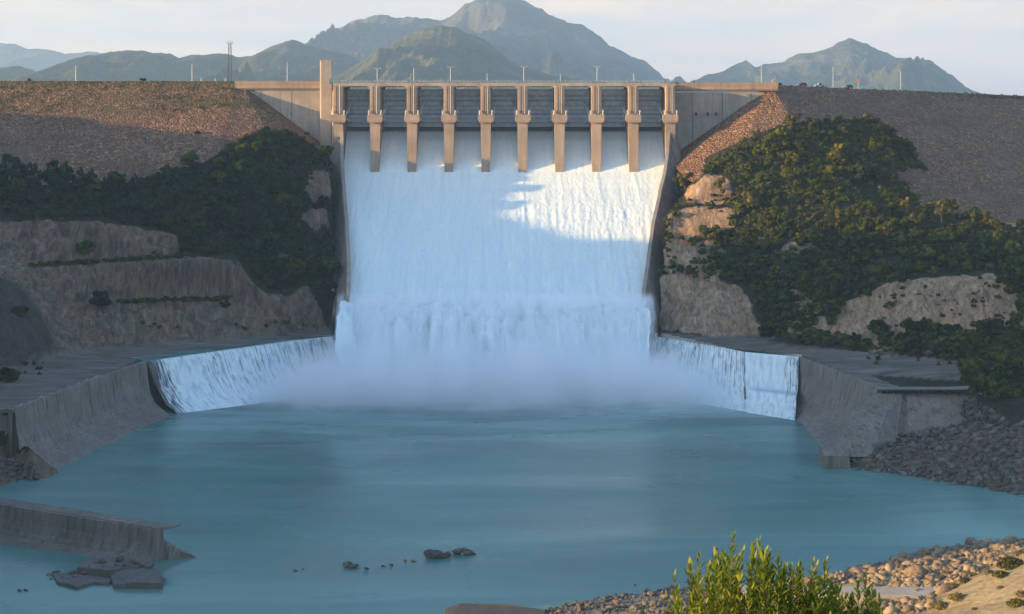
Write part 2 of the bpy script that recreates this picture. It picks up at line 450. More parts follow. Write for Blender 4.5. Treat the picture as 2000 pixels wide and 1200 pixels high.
def blur(a, it=2):
    for _ in range(it):
        q = np.pad(a, 1, mode='edge'); a = (q[:-2,1:-1]+q[2:,1:-1]+q[1:-1,:-2]+q[1:-1,2:]+2*q[1:-1,1:-1])/6
    return a

def fbm_unused(X, Y, Z, scale, octs=4, seed=0.0):
    out = np.empty(X.size); off = Vector((seed*13.7, seed*7.1, seed*3.3))
    xs, ys, zs = X.ravel()*scale, Y.ravel()*scale, Z.ravel()*scale
    for i in range(X.size):
        out[i] = mnoise.fractal(Vector((xs[i], ys[i], zs[i])) + off, 1.0, 2.0, octs)
    return out.reshape(X.shape)

def vn(x, y, seed=0):
    """value noise on numpy arrays, -1..1"""
    xi = np.floor(x).astype(np.int64); yi = np.floor(y).astype(np.int64); u = x-xi; v = y-yi
    u = u*u*(3-2*u); v = v*v*(3-2*v)
    def hsh(a, b):
        n = (a*374761393 + b*668265263 + seed*974711) & 0x7fffffff
        n = ((n ^ (n >> 13))*1274126177) & 0x7fffffff
        return ((n ^ (n >> 16)) & 0xffff)/32767.5-1
    return (hsh(xi,yi)*(1-u)+hsh(xi+1,yi)*u)*(1-v)+(hsh(xi,yi+1)*(1-u)+hsh(xi+1,yi+1)*u)*v
def vfbm(x, y, octs=5, gain=.5, seed=0, ridged=False):
    a, s, n = 1.0, 0, 0
    for o in range(octs):
        q = vn(x, y, seed+o*17)
        s = s + a*((1-2*np.abs(q)) if ridged else q); n += a
        a *= gain; x = x*2.03+11.3; y = y*2.03+5.7
    return s/n

Q = lambda pts: [P(a, b, c) for a, b, c in pts]
QZ = lambda pts: [P(a, b, z=c) for a, b, c in pts]
W = lambda pts: [((a-1000)*k, F*k, z) for a, k, z in pts]       # column, distance, height

ROCK_L = [(-300,432),(0,430),(190,430),(345,460),(352,500),(460,506),(480,540),(520,572),(548,582),(600,558),(620,590),(640,640),(640,662),(0,745),(-300,800)]
ROCK_L2 = [[(590,385),(610,340),(640,330),(652,380),(620,400)], [(578,440),(600,405),(640,410),(648,440),(610,455)], [(530,505),(560,482),(620,490),(600,522)]]
ROCK_R = [[(1270,540),(1440,553),(1465,590),(1492,650),(1480,676),(1280,640)], [(1335,378),(1375,338),(1418,342),(1432,390),(1380,402),(1345,395)],
          [(1298,418),(1345,408),(1432,404),(1436,455),(1385,468),(1310,464)], [(1288,490),(1340,488),(1382,505),(1370,527),(1293,522)],
          [(1590,648),(1640,592),(1740,548),(1850,538),(1962,540),(1985,600),(1950,648),(1800,642),(1690,672)], [(1520,490),(1550,470),(1590,478),(1560,500)]]
ROCK_R2 = [[(1500,580),(1560,560),(1640,585),(1600,650),(1530,665),(1495,640)], [(1285,470),(1310,462),(1400,468),(1440,500),(1400,545),(1290,540)], [(1690,655),(1800,640),(1900,655),(1890,695),(1700,690)], [(1950,545),(2050,560),(2050,640),(1960,640)]]

def build_terrain():
    global TL, TR, TS
    # ---- left bank
    L = [
        QZ([(-200,798,20.5),(20,798,20.5),(145,755,20.5),(286,707,20.5),(420,688,20.5),(560,668,20.8),(655,657,21)]),
        QZ([(-200,745,21),(0,735,21),(50,722,21.2),(105,698,21.5),(200,684,21.5),(320,673,21.5),(450,664,21.5),(560,655,21.5),(640,648,22)]),
        W([(110,.2275,39.9),(225,.233,39.5),(330,.237,39.8),(450,.2405,38),(540,.243,39),(600,.246,41.7),(622,.2455,33),(642,.2455,24)]),
        W([(115,.2305,40.6),(225,.236,40.2),(330,.240,40.4),(450,.2425,38.6)]),
        Q([(60,522,.2335),(200,512,.238),(330,508,.241),(460,508,.243),(482,545,.2448),(520,570,.2455)]),
        W([(62,.2368,56.4),(200,.2412,57),(330,.2445,57.2)]),
        Q([(-200,432,.236),(0,432,.2415),(100,433,.2425),(190,433,.2435),(345,462,.2475),(354,497,.2482)]),
        Q([(-200,360,.246),(50,400,.2475),(150,400,.25),(270,385,.2545)]), Q([(350,420,.2495)]), Q([(420,470,.2495),(472,505,.2485),(540,540,.2490),(600,548,.2492)]),
        Q([(-200,345,.25),(0,355,.2515),(130,365,.253),(260,360,.2565),(330,338,.2572),(400,318,.2598),(460,280,.2625),(520,254,.2650),(580,262,.2672),(625,292,.2688),(645,330,.2675)]),
        Q([(350,352,.2540),(420,346,.2555),(480,350,.2560),(560,335,.2595)]), Q([(400,385,.2520)]), Q([(600,385,.2612),(637,395,.2615)]), Q([(480,430,.2535),(560,425,.2555),(637,430,.258)]),
        Q([(540,490,.2510),(600,480,.2525),(648,500,.2515)]), Q([(648,560,.2475)]), Q([(647,620,.245)]),
        Q([(-200,560,.2185),(0,545,.222),(40,560,.2225),(70,610,.221),(98,690,.2195)]), Q([(0,560,.2262),(60,585,.2285)]),
        QZ([(-200,760,21),(0,727,21.3),(50,720,21.5)]),
        [(-97,962,96),(-94,940,76),(-89,905,59),(-86,870,42),(-84,850,31),(-83,838,22)],
        [(-420,1010,70),(-300,1000,75),(-150,1000,80),(-97,1000,90)],
        QZ([(-300,960,7),(0,890,5.5),(66,903,5.2)]), QZ([(-300,1030,-3),(0,968,-1.5),(60,950,-1.5),(96,946,-1.5)]), [(-260,560,-6),(-150,590,-6)],
        [(-520,640,60),(-520,800,90),(-520,1000,90),(-420,600,25)],
    ]
    T = TL = Terrain(L, -420, -64, 590, 985, 1.5)
    px, py = T.pix()
    rock = in_poly(px+vfbm(px/9,py/9,3,.5,1)*9, py+vfbm(px/9,py/9,3,.5,2)*7, ROCK_L).astype(float)
    for q in ROCK_L2: rock = np.maximum(rock, in_poly(px+vfbm(px/8,py/8,3,.6,4)*14, py+vfbm(px/8,py/8,3,.6,5)*12, q))
    flat = ((T.Z < 22.6) & (T.Z > 19.5)).astype(float); rock = np.where((T.Z < 8), 1.0, blur(rock))
    dom_xy = [(-430,580),(-430,1000),(-97,1000),(-97,962),(-94,940),(-89,905),(-86,870),(-84,850),(-83,838.5)] + [p[:2] for p in QZ([(560,668,20.8),(420,688,20.5)])] + [(-158.5,766)] + [(-180.5,645),(-179,634),(-150,634),(-150,580)]
    dom = in_poly(T.X, T.Y, dom_xy) & T.ok
    n = vfbm(T.X/9, T.Y/9+T.Z/14, 5, .55, 3); n2 = vfbm(T.X/26, T.Y/26, 3, .5, 9); g = vfbm(T.X/3.4, T.Y/30, 4, .6, 5, True)
    D = np.zeros(T.X.shape+(3,)); a = rock*(1-flat)
    tz = (T.Z+n*3+n2*2)/5.2; tri = np.abs((tz % 1)-.5)*2; D[...,1] = a*(n*1.7+g*1.9+(tri-.5)*1.9); D[...,2] = a*n*.9 + (1-flat)*(n2*1.2) + flat*n*.12; D[...,0] = a*g*.8
    T.Z = T.Z + D[...,2]; D[...,2] = 0
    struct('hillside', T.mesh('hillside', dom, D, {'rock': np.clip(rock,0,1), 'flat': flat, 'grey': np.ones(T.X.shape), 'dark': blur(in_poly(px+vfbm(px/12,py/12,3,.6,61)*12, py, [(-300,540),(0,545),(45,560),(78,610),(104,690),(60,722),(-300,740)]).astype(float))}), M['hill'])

    # ---- right bank
    L = [
        QZ([(1262,655,22.5),(1360,668,22),(1455,686,21.3),(1560,696,21.3),(1625,716,22),(1690,757,22.8),(1790,760,22.8),(1886,762,22.8)]),
        QZ([(1275,643,23.5),(1400,660,23),(1480,672,22.5),(1600,688,22.5),(1700,694,22.8),(1850,702,22.9),(1900,725,23)]),
        Q([(1282,547,.2455),(1340,550,.2448),(1440,556,.2435),(1468,600,.2400),(1492,660,.2358)]),
        Q([(1300,505,.2475),(1400,510,.2462),(1500,500,.2455)]),
        Q([(1300,462,.2512),(1375,466,.2510),(1436,456,.2510)]), Q([(1300,416,.2525),(1345,408,.2535),(1434,403,.2530)]), W([(1300,.2555,77.5),(1345,.2565,79),(1434,.2560,80)]),
        Q([(1340,392,.2570),(1385,400,.2568),(1434,388,.2570)]), Q([(1372,338,.2600),(1420,345,.2592)]),
        Q([(1390,325,.2628),(1450,285,.2640),(1500,250,.2655),(1545,238,.2668),(1640,232,.2690),(1720,236,.2710),(1765,265,.2720)]),
        Q([(1600,300,.2625),(1500,320,.2605)]), Q([(1500,400,.2535),(1600,400,.2525),(1650,400,.2520)]), Q([(1520,470,.2470),(1600,500,.2425),(1700,500,.2405)]), Q([(1500,600,.2375),(1530,660,.2325)]),
        Q([(1742,333,.2640),(1800,400,.2570),(1900,430,.2520),(2000,445,.2470),(2250,440,.240)]), W([(1780,.2705,70),(1800,.2675,64),(1850,.2615,66),(1910,.2550,57)]), Q([(1850,480,.2390),(1950,520,.2330),(2250,520,.225)]),
        Q([(1640,596,.2300),(1740,550,.2288),(1800,546,.2270),(1950,542,.2225),(2250,560,.212)]),
        Q([(1600,645,.2290),(1690,668,.2250),(1800,642,.2215),(1950,645,.2165),(2250,640,.205)]),
        Q([(2000,690,.2060),(1935,720,.2045),(1920,760,.2005),(1895,775,.1985)]), Q([(2250,690,.196)]),
        W([(1890,.1975,19.5),(1940,.194,18),(2000,.190,18.5),(2250,.18,20)]),
        QZ([(1690,845,8.5),(1760,835,9.0),(1860,825,10.5),(1930,838,11.5),(2000,845,12.5),(2250,850,14)]),
        QZ([(1655,916,-.6),(1690,922,-.5),(1760,931,-.5),(1850,946,-.5),(1925,958,-.5),(2000,972,-.5),(2120,1000,-.5),(2400,1010,-.5)]),
        [(100,625,-7),(140,605,-7),(190,570,-7),(290,540,-7)],
        [(67.5,838,23),(69,850,31),(72,870,41),(77,905,58),(84.5,940,75),(90,962,94),(91,1000,94)],
        [(150,985,88),(260,960,52),(330,900,50),(330,760,55),(330,640,40)],
    ]
    T = TR = Terrain(L, 58, 330, 575, 1000, 1.6)
    T.smooth(1)
    px, py = T.pix()
    rock = np.zeros(T.X.shape)
    for q in ROCK_R: rock = np.maximum(rock, in_poly(px+vfbm(px/9,py/9,3,.6,6)*13, py+vfbm(px/9,py/9,3,.6,8)*11, q))
    for q in ROCK_R2: rock = np.maximum(rock, .62*in_poly(px+vfbm(px/9,py/9,3,.6,6)*20, py+vfbm(px/9,py/9,3,.6,8)*16, q))
    flat = ((T.Z < 23.4) & (T.Z > 20.5) & (px < 1905)).astype(float); rock = np.where(T.Z < 13, 1.0, blur(rock))
    dom_xy = [(91,1000),(90,962),(84.5,940),(77,905),(72,870),(69,850),(67.5,839)] + [p[:2] for p in QZ([(1360,668,22),(1455,686,21.3)])] + [(124.5,775),(137,697),(139,678),(171,678),(173,670),(150,655),(124,652),(121,636),(118,600),(330,570),(335,1000)]
    dom = in_poly(T.X, T.Y, dom_xy) & T.ok & ~((T.X < 172) & (T.Y > 655) & (T.Y < 676.5) & (T.X < 139+ (T.Y-640)*0+40) & (T.Z > 15))
    n = vfbm(T.X/9, T.Y/9+T.Z/14, 5, .55, 33); n2 = vfbm(T.X/26, T.Y/26, 3, .5, 39); g = vfbm(T.X/3.0, T.Y/30, 4, .6, 35, True)
    D = np.zeros(T.X.shape+(3,)); a = rock*(1-flat)*(T.Z > 12)
    D[...,1] = a*(n*2.2+g*1.4); D[...,2] = a*n*.8 + (1-flat)*(n2*1.2)*(T.Z > 12) + flat*n*.12; D[...,0] = a*g*.7
    T.Z = T.Z + D[...,2]; D[...,2] = 0
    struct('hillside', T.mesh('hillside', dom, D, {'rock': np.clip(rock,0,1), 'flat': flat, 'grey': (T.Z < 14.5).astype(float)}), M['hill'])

    # ---- near shore and the hill the camera stands on
    shore = [(200,1330),(700,1262),(862,1215),(1000,1197),(1110,1178),(1200,1163),(1310,1150),(1400,1147),(1530,1137),(1600,1127),(1700,1102),(1780,1077),(1880,1064),(2000,1050),(2200,1030),(2500,1000)]
    L = [
        QZ([(a,b,-.4) for a,b in shore]), [(x, y+9, -5) for x, y, z in QZ([(a,b,-.4) for a,b in shore])],
        QZ([(1400,1172,3.2),(1310,1172,2.8),(1250,1196,3.2),(1150,1200,2.4),(1050,1210,1.2),(900,1228,.8)]),
        Q([(1530,1150,.1355),(1600,1150,.1352),(1700,1130,.1375),(1750,1112,.1400),(1850,1100,.1400),(1900,1098,.1400),(2000,1068,.1465),(2300,1030,.145)]),
        Q([(1530,1200,.1262),(1640,1200,.1262),(1740,1200,.1252),(1820,1172,.1282),(1860,1140,.1320),(1920,1120,.1345),(2000,1078,.1405),(2200,1040,.138)]),
        Q([(1830,1200,.1215),(1900,1160,.1232),(1960,1120,.1252),(2000,1098,.1262),(2200,1040,.128)]),
        Q([(1900,1200,.1140),(2000,1150,.1175),(2200,1060,.121)]), Q([(2000,1210,.1090),(2300,1080,.113)]),
        [(-230,390,2),(-60,400,6),(20,405,11),(70,395,15),(110,375,20),(200,370,40),(400,360,60)],
        [(-230,280,20),(0,290,33),(100,280,40),(250,270,60),(400,270,80)],
        [(-200,170,50),(0,175,64),(100,170,74),(300,170,95)],
        [(-150,70,94),(0,75,100),(100,70,108),(300,70,118)],
        [(-40,24,118),(0,24,123.0),(6,24,123.2),(40,24,124),(120,24,126)],
        [(-60,-5,129),(0,-5,130.4),(60,-5,131),(160,-5,131)], [(-120,-80,131),(0,-80,132),(160,-80,133),(420,-80,133)],
        [(-320,200,30),(-320,380,-4),(-320,470,-5),(-150,470,-5),(-60,500,-6)], [(420,100,125),(420,560,60)], [(-320,640,-6),(0,640,-6),(420,640,-6)],
    ]
    T = TS = Terrain(L, -300, 400, -70, 600, 1.8)
    T.smooth(1)
    n = vfbm(T.X/14, T.Y/14, 5, .55, 53); g = vfbm((T.X+T.Y*.5)/4, T.Y/18, 4, .6, 55, True)
    T.Z = T.Z + np.where(T.Z > 2, n*.9+g*.35, n*.3)*np.clip((T.Y-60)/80, 0, 1)
    struct('shore', T.mesh('shore', T.ok & (T.Z > -5.5)), M['sand'])

    # ---- unseen west ridge, inferred; its crest is shaped to cast the pool's shade (u runs across the sun's direction)
    ca, sa = math.cos(SUN_AZ), math.sin(SUN_AZ); te = math.tan(SUN_EL)
    prof = SHADE
    us = np.arange(-1130, -425, 4.0); ws = np.arange(-5, 330, 12.0); W0 = 150.0
    U, V = np.meshgrid(us, ws)
    G = np.interp(U, [p[0] for p in prof], [p[1] for p in prof]) + W0*te
    G = G + (vfbm(U/60, V*0, 4, .55, 71)*5 + vfbm(U/9, V*0, 4, .6, 73)*3.2)
    s = np.where(V < W0, 1-(W0-V)/150.0, 1-(V-W0)/190.0); s = np.clip(s, 0, 1)
    Z = -6 + (G+6)*(s**1.15) + vfbm(U/25, V/25, 4, .5, 75)*10*(s*(1-s))*2
    X = ca*U - sa*V; Y = -sa*U - ca*V
    idx = np.arange(U.size).reshape(U.shape)
    q = np.stack([idx[:-1,:-1], idx[:-1,1:], idx[1:,1:], idx[1:,:-1]], -1).reshape(-1, 4)
    struct('hill', raw_mesh('hill', np.stack([X, Y, Z], -1).reshape(-1, 3), q, True, {'rock': np.zeros(U.size), 'flat': np.zeros(U.size)}), M['hill'])

def build_embankments():
    # crest lines, crest width 11 m; the near edge gets the rock slope
    def emb(name, edge, back, fan, grass, dmax):
        """edge: near crest edge points; fan: (dx,dy per metre of drop) at each edge point; several fan rays may share the end point"""
        s01 = np.linspace(0, 1, 46)**1.15
        ex = np.array(edge, float); fv = np.array(fan, float)
        # resample along
        t = np.arange(len(ex)); tt = np.linspace(0, len(ex)-1, (len(ex)-1)*40+1)
        E = np.stack([np.interp(tt, t, ex[:,i]) for i in range(3)], -1); V = np.stack([np.interp(tt, t, fv[:,i]) for i in range(2)], -1)
        DM = np.interp(tt, t, dmax); ds = s01*90.0
        pts = np.zeros((len(ds), len(tt), 3))
        for i, d_ in enumerate(s01):
            d = DM*d_
            pts[i,:,0] = E[:,0]+V[:,0]*d; pts[i,:,1] = E[:,1]+V[:,1]*d; pts[i,:,2] = E[:,2]-d
        nz = vfbm(pts[...,0]/3.2, pts[...,1]/3.2+pts[...,2]/3.0, 4, .6, 91)*.55 + vfbm(pts[...,0]/30, pts[...,2]/18, 3, .5, 93)*.9
        pts[...,1] -= nz*np.clip(s01[:,None]*DM[None]/4, 0, 1)
        idx = np.arange(pts.shape[0]*pts.shape[1]).reshape(pts.shape[:2])
        q = np.stack([idx[1:,:-1], idx[1:,1:], idx[:-1,1:], idx[:-1,:-1]], -1).reshape(-1, 4)
        g = np.interp(s01[:,None]*DM[None], [0,3,6,12,24,40], grass)
        root = tag(link(name, raw_mesh(name, pts.reshape(-1,3), q, True, {'grass': g.ravel()}), M['fill']), kind='structure')
        # crest road
        b = MB()
        for i in range(len(edge)-1):
            if back[i] is None or back[i+1] is None: continue
            a0, a1, b0, b1 = edge[i], edge[i+1], back[i], back[i+1]
            b.add([a0, a1, b1, b0], [(0,1,2,3)])
            b.add([b0, b1, (b1[0], b1[1]+40, b1[2]-40), (b0[0], b0[1]+40, b0[2]-40)], [(0,1,2,3)])
        struct('road', b.mesh('road'), M['asphalt'])
    s = 1.78
    zl = 142.2
    edge = [(-700,990,zl+1),(-300,990,zl+.2),(-152,990,zl),(-150,990,zl),(-150,991,zl),(-150,993,zl)]
    back = [(-700,1002,zl+1),(-300,1002,zl+.2),(-152,1002,zl),(-150,1002,zl),None,None]
    fan = [(0,-s),(0,-s),(0,-s),(.75,-1.5),(1.2,-.85),(1.40,0)]
    emb('embankment', edge, back, fan, [.85,.72,.55,.66,.30,.08], [54,54,52,46,40,40])
    zr = 140.0
    n = (.655*1.75, -.755*1.75)
    edge = [(142,993,zr),(142,992,zr),(142,991,zr),(143,991,zr),(150,996,zr-.2),(330,1152,134.4),(700,1470,123)]
    back = [None,None,None,(140,1002,zr),(143,1004,zr-.2),(323,1161,134.4),(693,1479,123)]
    fan = [(-1.46,0),(-1.25,-.85),(-.65,-1.5),(.35,-1.80),n,n,n]
    emb('embankment', edge, back, fan, [.40,.24,.12,.08,.05,.05], [40,44,58,60,66,98,98])

def build_mountains():
    def mountain(sil, Y, front, backd, amp, spur, seed, mat, nx=300, nf=70, nb=14, jag=.024, shear=60):
        k = Y/F
        sx = np.array([(p[0]-1000)*k for p in sil]); sz = np.array([CAM-(p[1]-HZ)*k for p in sil])
        x = np.linspace(sx[0], sx[-1], nx)
        rows = np.concatenate([-np.linspace(1, 0, nb, endpoint=False), np.linspace(0, 1, nf)**1.25])
        Xg, Sg = np.meshgrid(x, rows)
        hmax = sz.max()
        Yg = Y - np.where(Sg > 0, Sg*front, Sg*backd)
        spx = x.max()-x.min()
        warp = vfbm(Xg/spur, Sg*1.4+seed, 4, .5, seed)*np.clip(Sg, 0, 1)*spur*.9 - np.clip(Sg,0,1)*spur*.30*np.sin(Xg/spur*1.7+seed) + np.clip(Sg,0,1)*shear*k
        Rg = np.interp(Xg+warp, sx, sz) + (vfbm(Xg/spur*7, Sg*0+seed, 5, .6, seed+2, True)-.45)*hmax*jag*(np.abs(Sg) < 1)
        rid = vfbm(Xg/spur*1.25-(Yg/spur)*.35, (Yg/spur)*.42+vfbm(Xg/spur,Yg/spur,3,.5,seed+8)*.35, 7, .56, seed+5, True)
        a = np.clip(np.abs(Sg), 0, 1)
        base = -6.0
        env = np.where(Sg > 0, (1-a)**.95, (1-a)**1.3)
        Z = base + (Rg-base)*env + amp*2.5*(rid-.38)*np.clip(a*3.2, 0, 1)*np.clip((1-a)*3, 0, 1)*np.clip((Rg-(CAM+33*k))/((hmax-CAM-33*k)*.7), 0, 1)
        idx = np.arange(Xg.size).reshape(Xg.shape)
        q = np.stack([idx[1:,:-1], idx[1:,1:], idx[:-1,1:], idx[:-1,:-1]], -1).reshape(-1, 4)
        struct('mountain', raw_mesh('mountain', np.stack([Xg, Yg, Z], -1).reshape(-1,3), q, True), M[mat])
    far = [(-420,150),(-260,100),(-120,78),(-40,92),(0,84),(30,86),(60,96),(100,97),(130,103),(170,99),(200,104),(250,118),(330,128),(420,150),(500,170)]
    mountain(far, 15500, 2500, 1500, 90, 900, 3, 'mountain_green', 160, 40)
    m1 = [(-500,150),(-320,120),(-180,140),(-60,134),(0,131),(40,129),(70,140),(105,144),(140,130),(180,112),(215,101),(240,96),(270,98),(285,102),(330,105),(352,113),(372,107),(400,106),(440,104),(465,110),(490,108),(520,95),(550,82),(570,77),(600,88),(640,96),(680,108),(720,128),(760,160)]
    mountain(m1, 7500, 2700, 1300, 75, 600, 5, 'mountain_green')
    m2 = [(480,165),(560,120),(600,88),(625,82),(655,60),(690,42),(725,31),(745,27),(775,36),(800,30),(835,33),(860,38),(880,32),(905,10),(935,-6),(990,-10),(1025,-2),(1040,8),(1070,25),(1110,41),(1145,52),(1170,70),(1190,90),(1215,97),(1240,108),(1270,128),(1295,148),(1312,156),(1318,150),(1326,148),(1340,160),(1380,176)]
    mountain(m2, 10400, 3600, 1800, 125, 800, 11, 'mountain_rock', 360, 90)
    m3 = [(560,168),(640,160),(680,135),(720,108),(760,88),(790,68),(820,54),(850,48),(885,52),(915,63),(945,78),(970,95),(1000,118),(1030,133),(1080,146),(1130,152),(1200,165),(1300,180)]
    mountain(m3, 6600, 2100, 1200, 55, 540, 21, 'mountain_green', 300, 80)
    m4 = [(1240,182),(1340,164),(1380,146),(1410,138),(1440,125),(1458,118),(1475,132),(1490,126),(1530,121),(1560,104),(1590,103),(1625,90),(1640,80),(1658,74),(1680,80),(1720,98),(1750,112),(1780,113),(1800,122),(1830,146),(1860,160),(1890,180),(1960,186)]
    mountain(m4, 10000, 3300, 1700, 95, 680, 31, 'mountain_green')
    b = MB(); b.add([(-17500,-600,-6.5),(17500,-600,-6.5),(17500,17600,-6.5),(-17500,17600,-6.5)], [(0,1,2,3)])
    struct('ground', b.mesh('ground'), M['ground'])

# ------------------------------------------------------------------ light, sky, air, camera
SUN_AZ, SUN_EL = R(74), R(9.0)
SHADE = [(-1200,126),(-993,128),(-961,130),(-925,131.5),(-910,128),(-901,121),(-887,112.5),(-870,114),(-857,111.5),(-846,114),(-822,116),(-798,120),(-780,128),(-751,138),(-680,142),(-500,135),(-480,120),(-462,78),(-450,34),(-440,-6)]  # crest heights of the unseen ridge, set to place its shadow edge

def build_light():
    w = bpy.data.worlds.new('World'); SC.world = w; w.use_nodes = True
    t = w.node_tree; bg = t.nodes['Background']
    sky = t.nodes.new('ShaderNodeTexSky'); sky.sky_type = 'NISHITA'; sky.sun_disc = False
    sky.sun_elevation = SUN_EL; sky.sun_rotation = R(180) + SUN_AZ if True else 0
    sky.altitude = 300; sky.air_density = 1.0; sky.dust_density = .8; sky.ozone_density = 2.1
    tc = t.nodes.new('ShaderNodeTexCoord'); mp = t.nodes.new('ShaderNodeMapping'); mp.inputs['Scale'].default_value = (1, 1, 4.2)
    nz = t.nodes.new('ShaderNodeTexNoise'); nz.inputs['Scale'].default_value = 4.2; nz.inputs['Detail'].default_value = 6; nz.inputs['Roughness'].default_value = .58; nz.inputs['Distortion'].default_value = .5
    rp = t.nodes.new('ShaderNodeValToRGB'); rp.color_ramp.elements[0].position = .34; rp.color_ramp.elements[1].position = .70
    rp.color_ramp.elements[0].color = (.90,.90,.90,1); rp.color_ramp.elements[1].color = (1,1,1,1)
    sz = t.nodes.new('ShaderNodeSeparateXYZ'); t.links.new(tc.outputs['Generated'], sz.inputs[0]); mr = t.nodes.new('ShaderNodeMapRange'); mr.interpolation_type = 'SMOOTHSTEP'
    mr.inputs['From Min'].default_value = .07; mr.inputs['From Max'].default_value = .24; mr.inputs['To Min'].default_value = 1.0; mr.inputs['To Max'].default_value = .06; t.links.new(sz.outputs[2], mr.inputs['Value'])
    ml = t.nodes.new('ShaderNodeMath'); ml.operation = 'MULTIPLY'; t.links.new(rp.outputs['Color'], ml.inputs[0]); t.links.new(mr.outputs[0], ml.inputs[1])
    mx = t.nodes.new('ShaderNodeMix'); mx.data_type = 'RGBA'
    t.links.new(tc.outputs['Generated'], mp.inputs['Vector']); t.links.new(mp.outputs[0], nz.inputs['Vector']); t.links.new(nz.outputs['Fac'], rp.inputs['Fac'])
    ia = [i for i in mx.inputs if i.name == 'A' and i.type == 'RGBA'][0]; ib = [i for i in mx.inputs if i.name == 'B' and i.type == 'RGBA'][0]
    t.links.new(ml.outputs[0], mx.inputs['Factor']); t.links.new(sky.outputs[0], ia); ib.default_value = (*CLOUD, 1)
    cr = t.nodes.new('ShaderNodeValToRGB'); cr.color_ramp.elements[0].position = .40; cr.color_ramp.elements[1].position = .64; cr.color_ramp.elements[0].color = (CLOUD[0]*.84, CLOUD[1]*.90, CLOUD[2]*1.02, 1); cr.color_ramp.elements[1].color = (CLOUD[0]*1.12, CLOUD[1]*1.05, CLOUD[2]*.98, 1)
    n2 = t.nodes.new('ShaderNodeTexNoise'); n2.inputs['Scale'].default_value = 3.0; n2.inputs['Detail'].default_value = 7; n2.inputs['Roughness'].default_value = .6; n2.inputs['Distortion'].default_value = .8; m2 = t.nodes.new('ShaderNodeMapping'); m2.inputs['Scale'].default_value = (2.2, 2.2, 17); t.links.new(tc.outputs['Generated'], m2.inputs['Vector']); t.links.new(m2.outputs[0], n2.inputs['Vector']); t.links.new(n2.outputs['Fac'], cr.inputs['Fac']); t.links.new(cr.outputs['Color'], ib)
    t.links.new([o for o in mx.outputs if o.type == 'RGBA'][0], bg.inputs['Color'])
    bg.inputs['Strength'].default_value = SKY
    d = Vector((-math.sin(SUN_AZ)*math.cos(SUN_EL), -math.cos(SUN_AZ)*math.cos(SUN_EL), math.sin(SUN_EL)))
    l = bpy.data.lights.new('sun', 'SUN'); l.energy = SUN; l.angle = R(.7); l.color = SUNCOL
    o = bpy.data.objects.new('sun', l); COL.objects.link(o); o.rotation_euler = d.to_track_quat('Z', 'Y').to_euler(); o.location = (0, 0, 900)
    c = bpy.data.cameras.new('camera'); c.sensor_width = 36; c.lens = F/2000*36; c.shift_y = -405/2000; c.clip_start = .5; c.clip_end = 120000
    co = bpy.data.objects.new('camera', c); COL.objects.link(co); co.location = (0, 0, CAM); co.rotation_euler = (R(90), 0, 0); SC.camera = co
    vs = SC.view_settings; vs.view_transform = 'Standard'; vs.look = 'None'; vs.gamma = 1; vs.exposure = EXPO; vs.use_curve_mapping = False
    cy = SC.cycles; cy.max_bounces = 16; cy.diffuse_bounces = 3; cy.glossy_bounces = 3; cy.transmission_bounces = 4; cy.volume_bounces = 14; cy.transparent_max_bounces = 8
    cy.use_denoising = True; cy.caustics_reflective = False; cy.caustics_refractive = False; cy.volume_step_rate = .35; cy.volume_max_steps = 160
    cy.use_adaptive_sampling = True; cy.adaptive_threshold = .02

def build_haze():
    b = MB(); b.box(-18000, 18000, -700, 18000, -7.5, 860)
    t = NT('haze_air'); t.t.nodes.remove(t.b)
    v = t.n('ShaderNodeVolumePrincipled'); v.inputs['Color'].default_value = (.52,.75,1.0,1); v.inputs['Density'].default_value = HAZE; v.inputs['Anisotropy'].default_value = .25
    t.l(v.outputs[0], t.out.inputs['Volume'])
    t.m.cycles.homogeneous_volume = True if hasattr(t.m.cycles, 'homogeneous_volume') else None
    struct('haze', b.mesh('haze'), t.m, 'stuff')
CLOUD, SKY, SUN, SUNCOL, EXPO, HAZE = (2.16, 1.76, 1.40), .15, 3.4, (1.0, .62, .25), 1.85, 6.0e-5
# ------------------------------------------------------------------ the dam
YP = .275*F                      # front of the piers
GY = 985.0                       # gate line
PX = [-93.4 + 19.83*i for i in range(10)]      # pier centres
CH = [(1006,117.4),(992,116.2),(985,114.0),(979,110.0),(972,102.4),(962.5,92.9),(950,85.2),(930,75.6),(900,61.3),(870,47.4),(855,40.8),(846,37.4),(840,36.2),(835,36.0)]
def chute_z(y):
    ys = [p[0] for p in CH][::-1]; zs = [p[1] for p in CH][::-1]
    return float(np.interp(y, ys, zs))
def chute_x(y):
    """inner faces of the training walls"""
    a = [(835,-76.0,60.4),(842,-76.2,60.8),(870,-78.2,65.0),(905,-82.5,70.3),(940,-87.3,77.4),(962,-90.6,83.3),(1010,-91.0,83.6)]
    ys = [p[0] for p in a]
    return float(np.interp(y, ys, [p[1] for p in a])), float(np.interp(y, ys, [p[2] for p in a]))

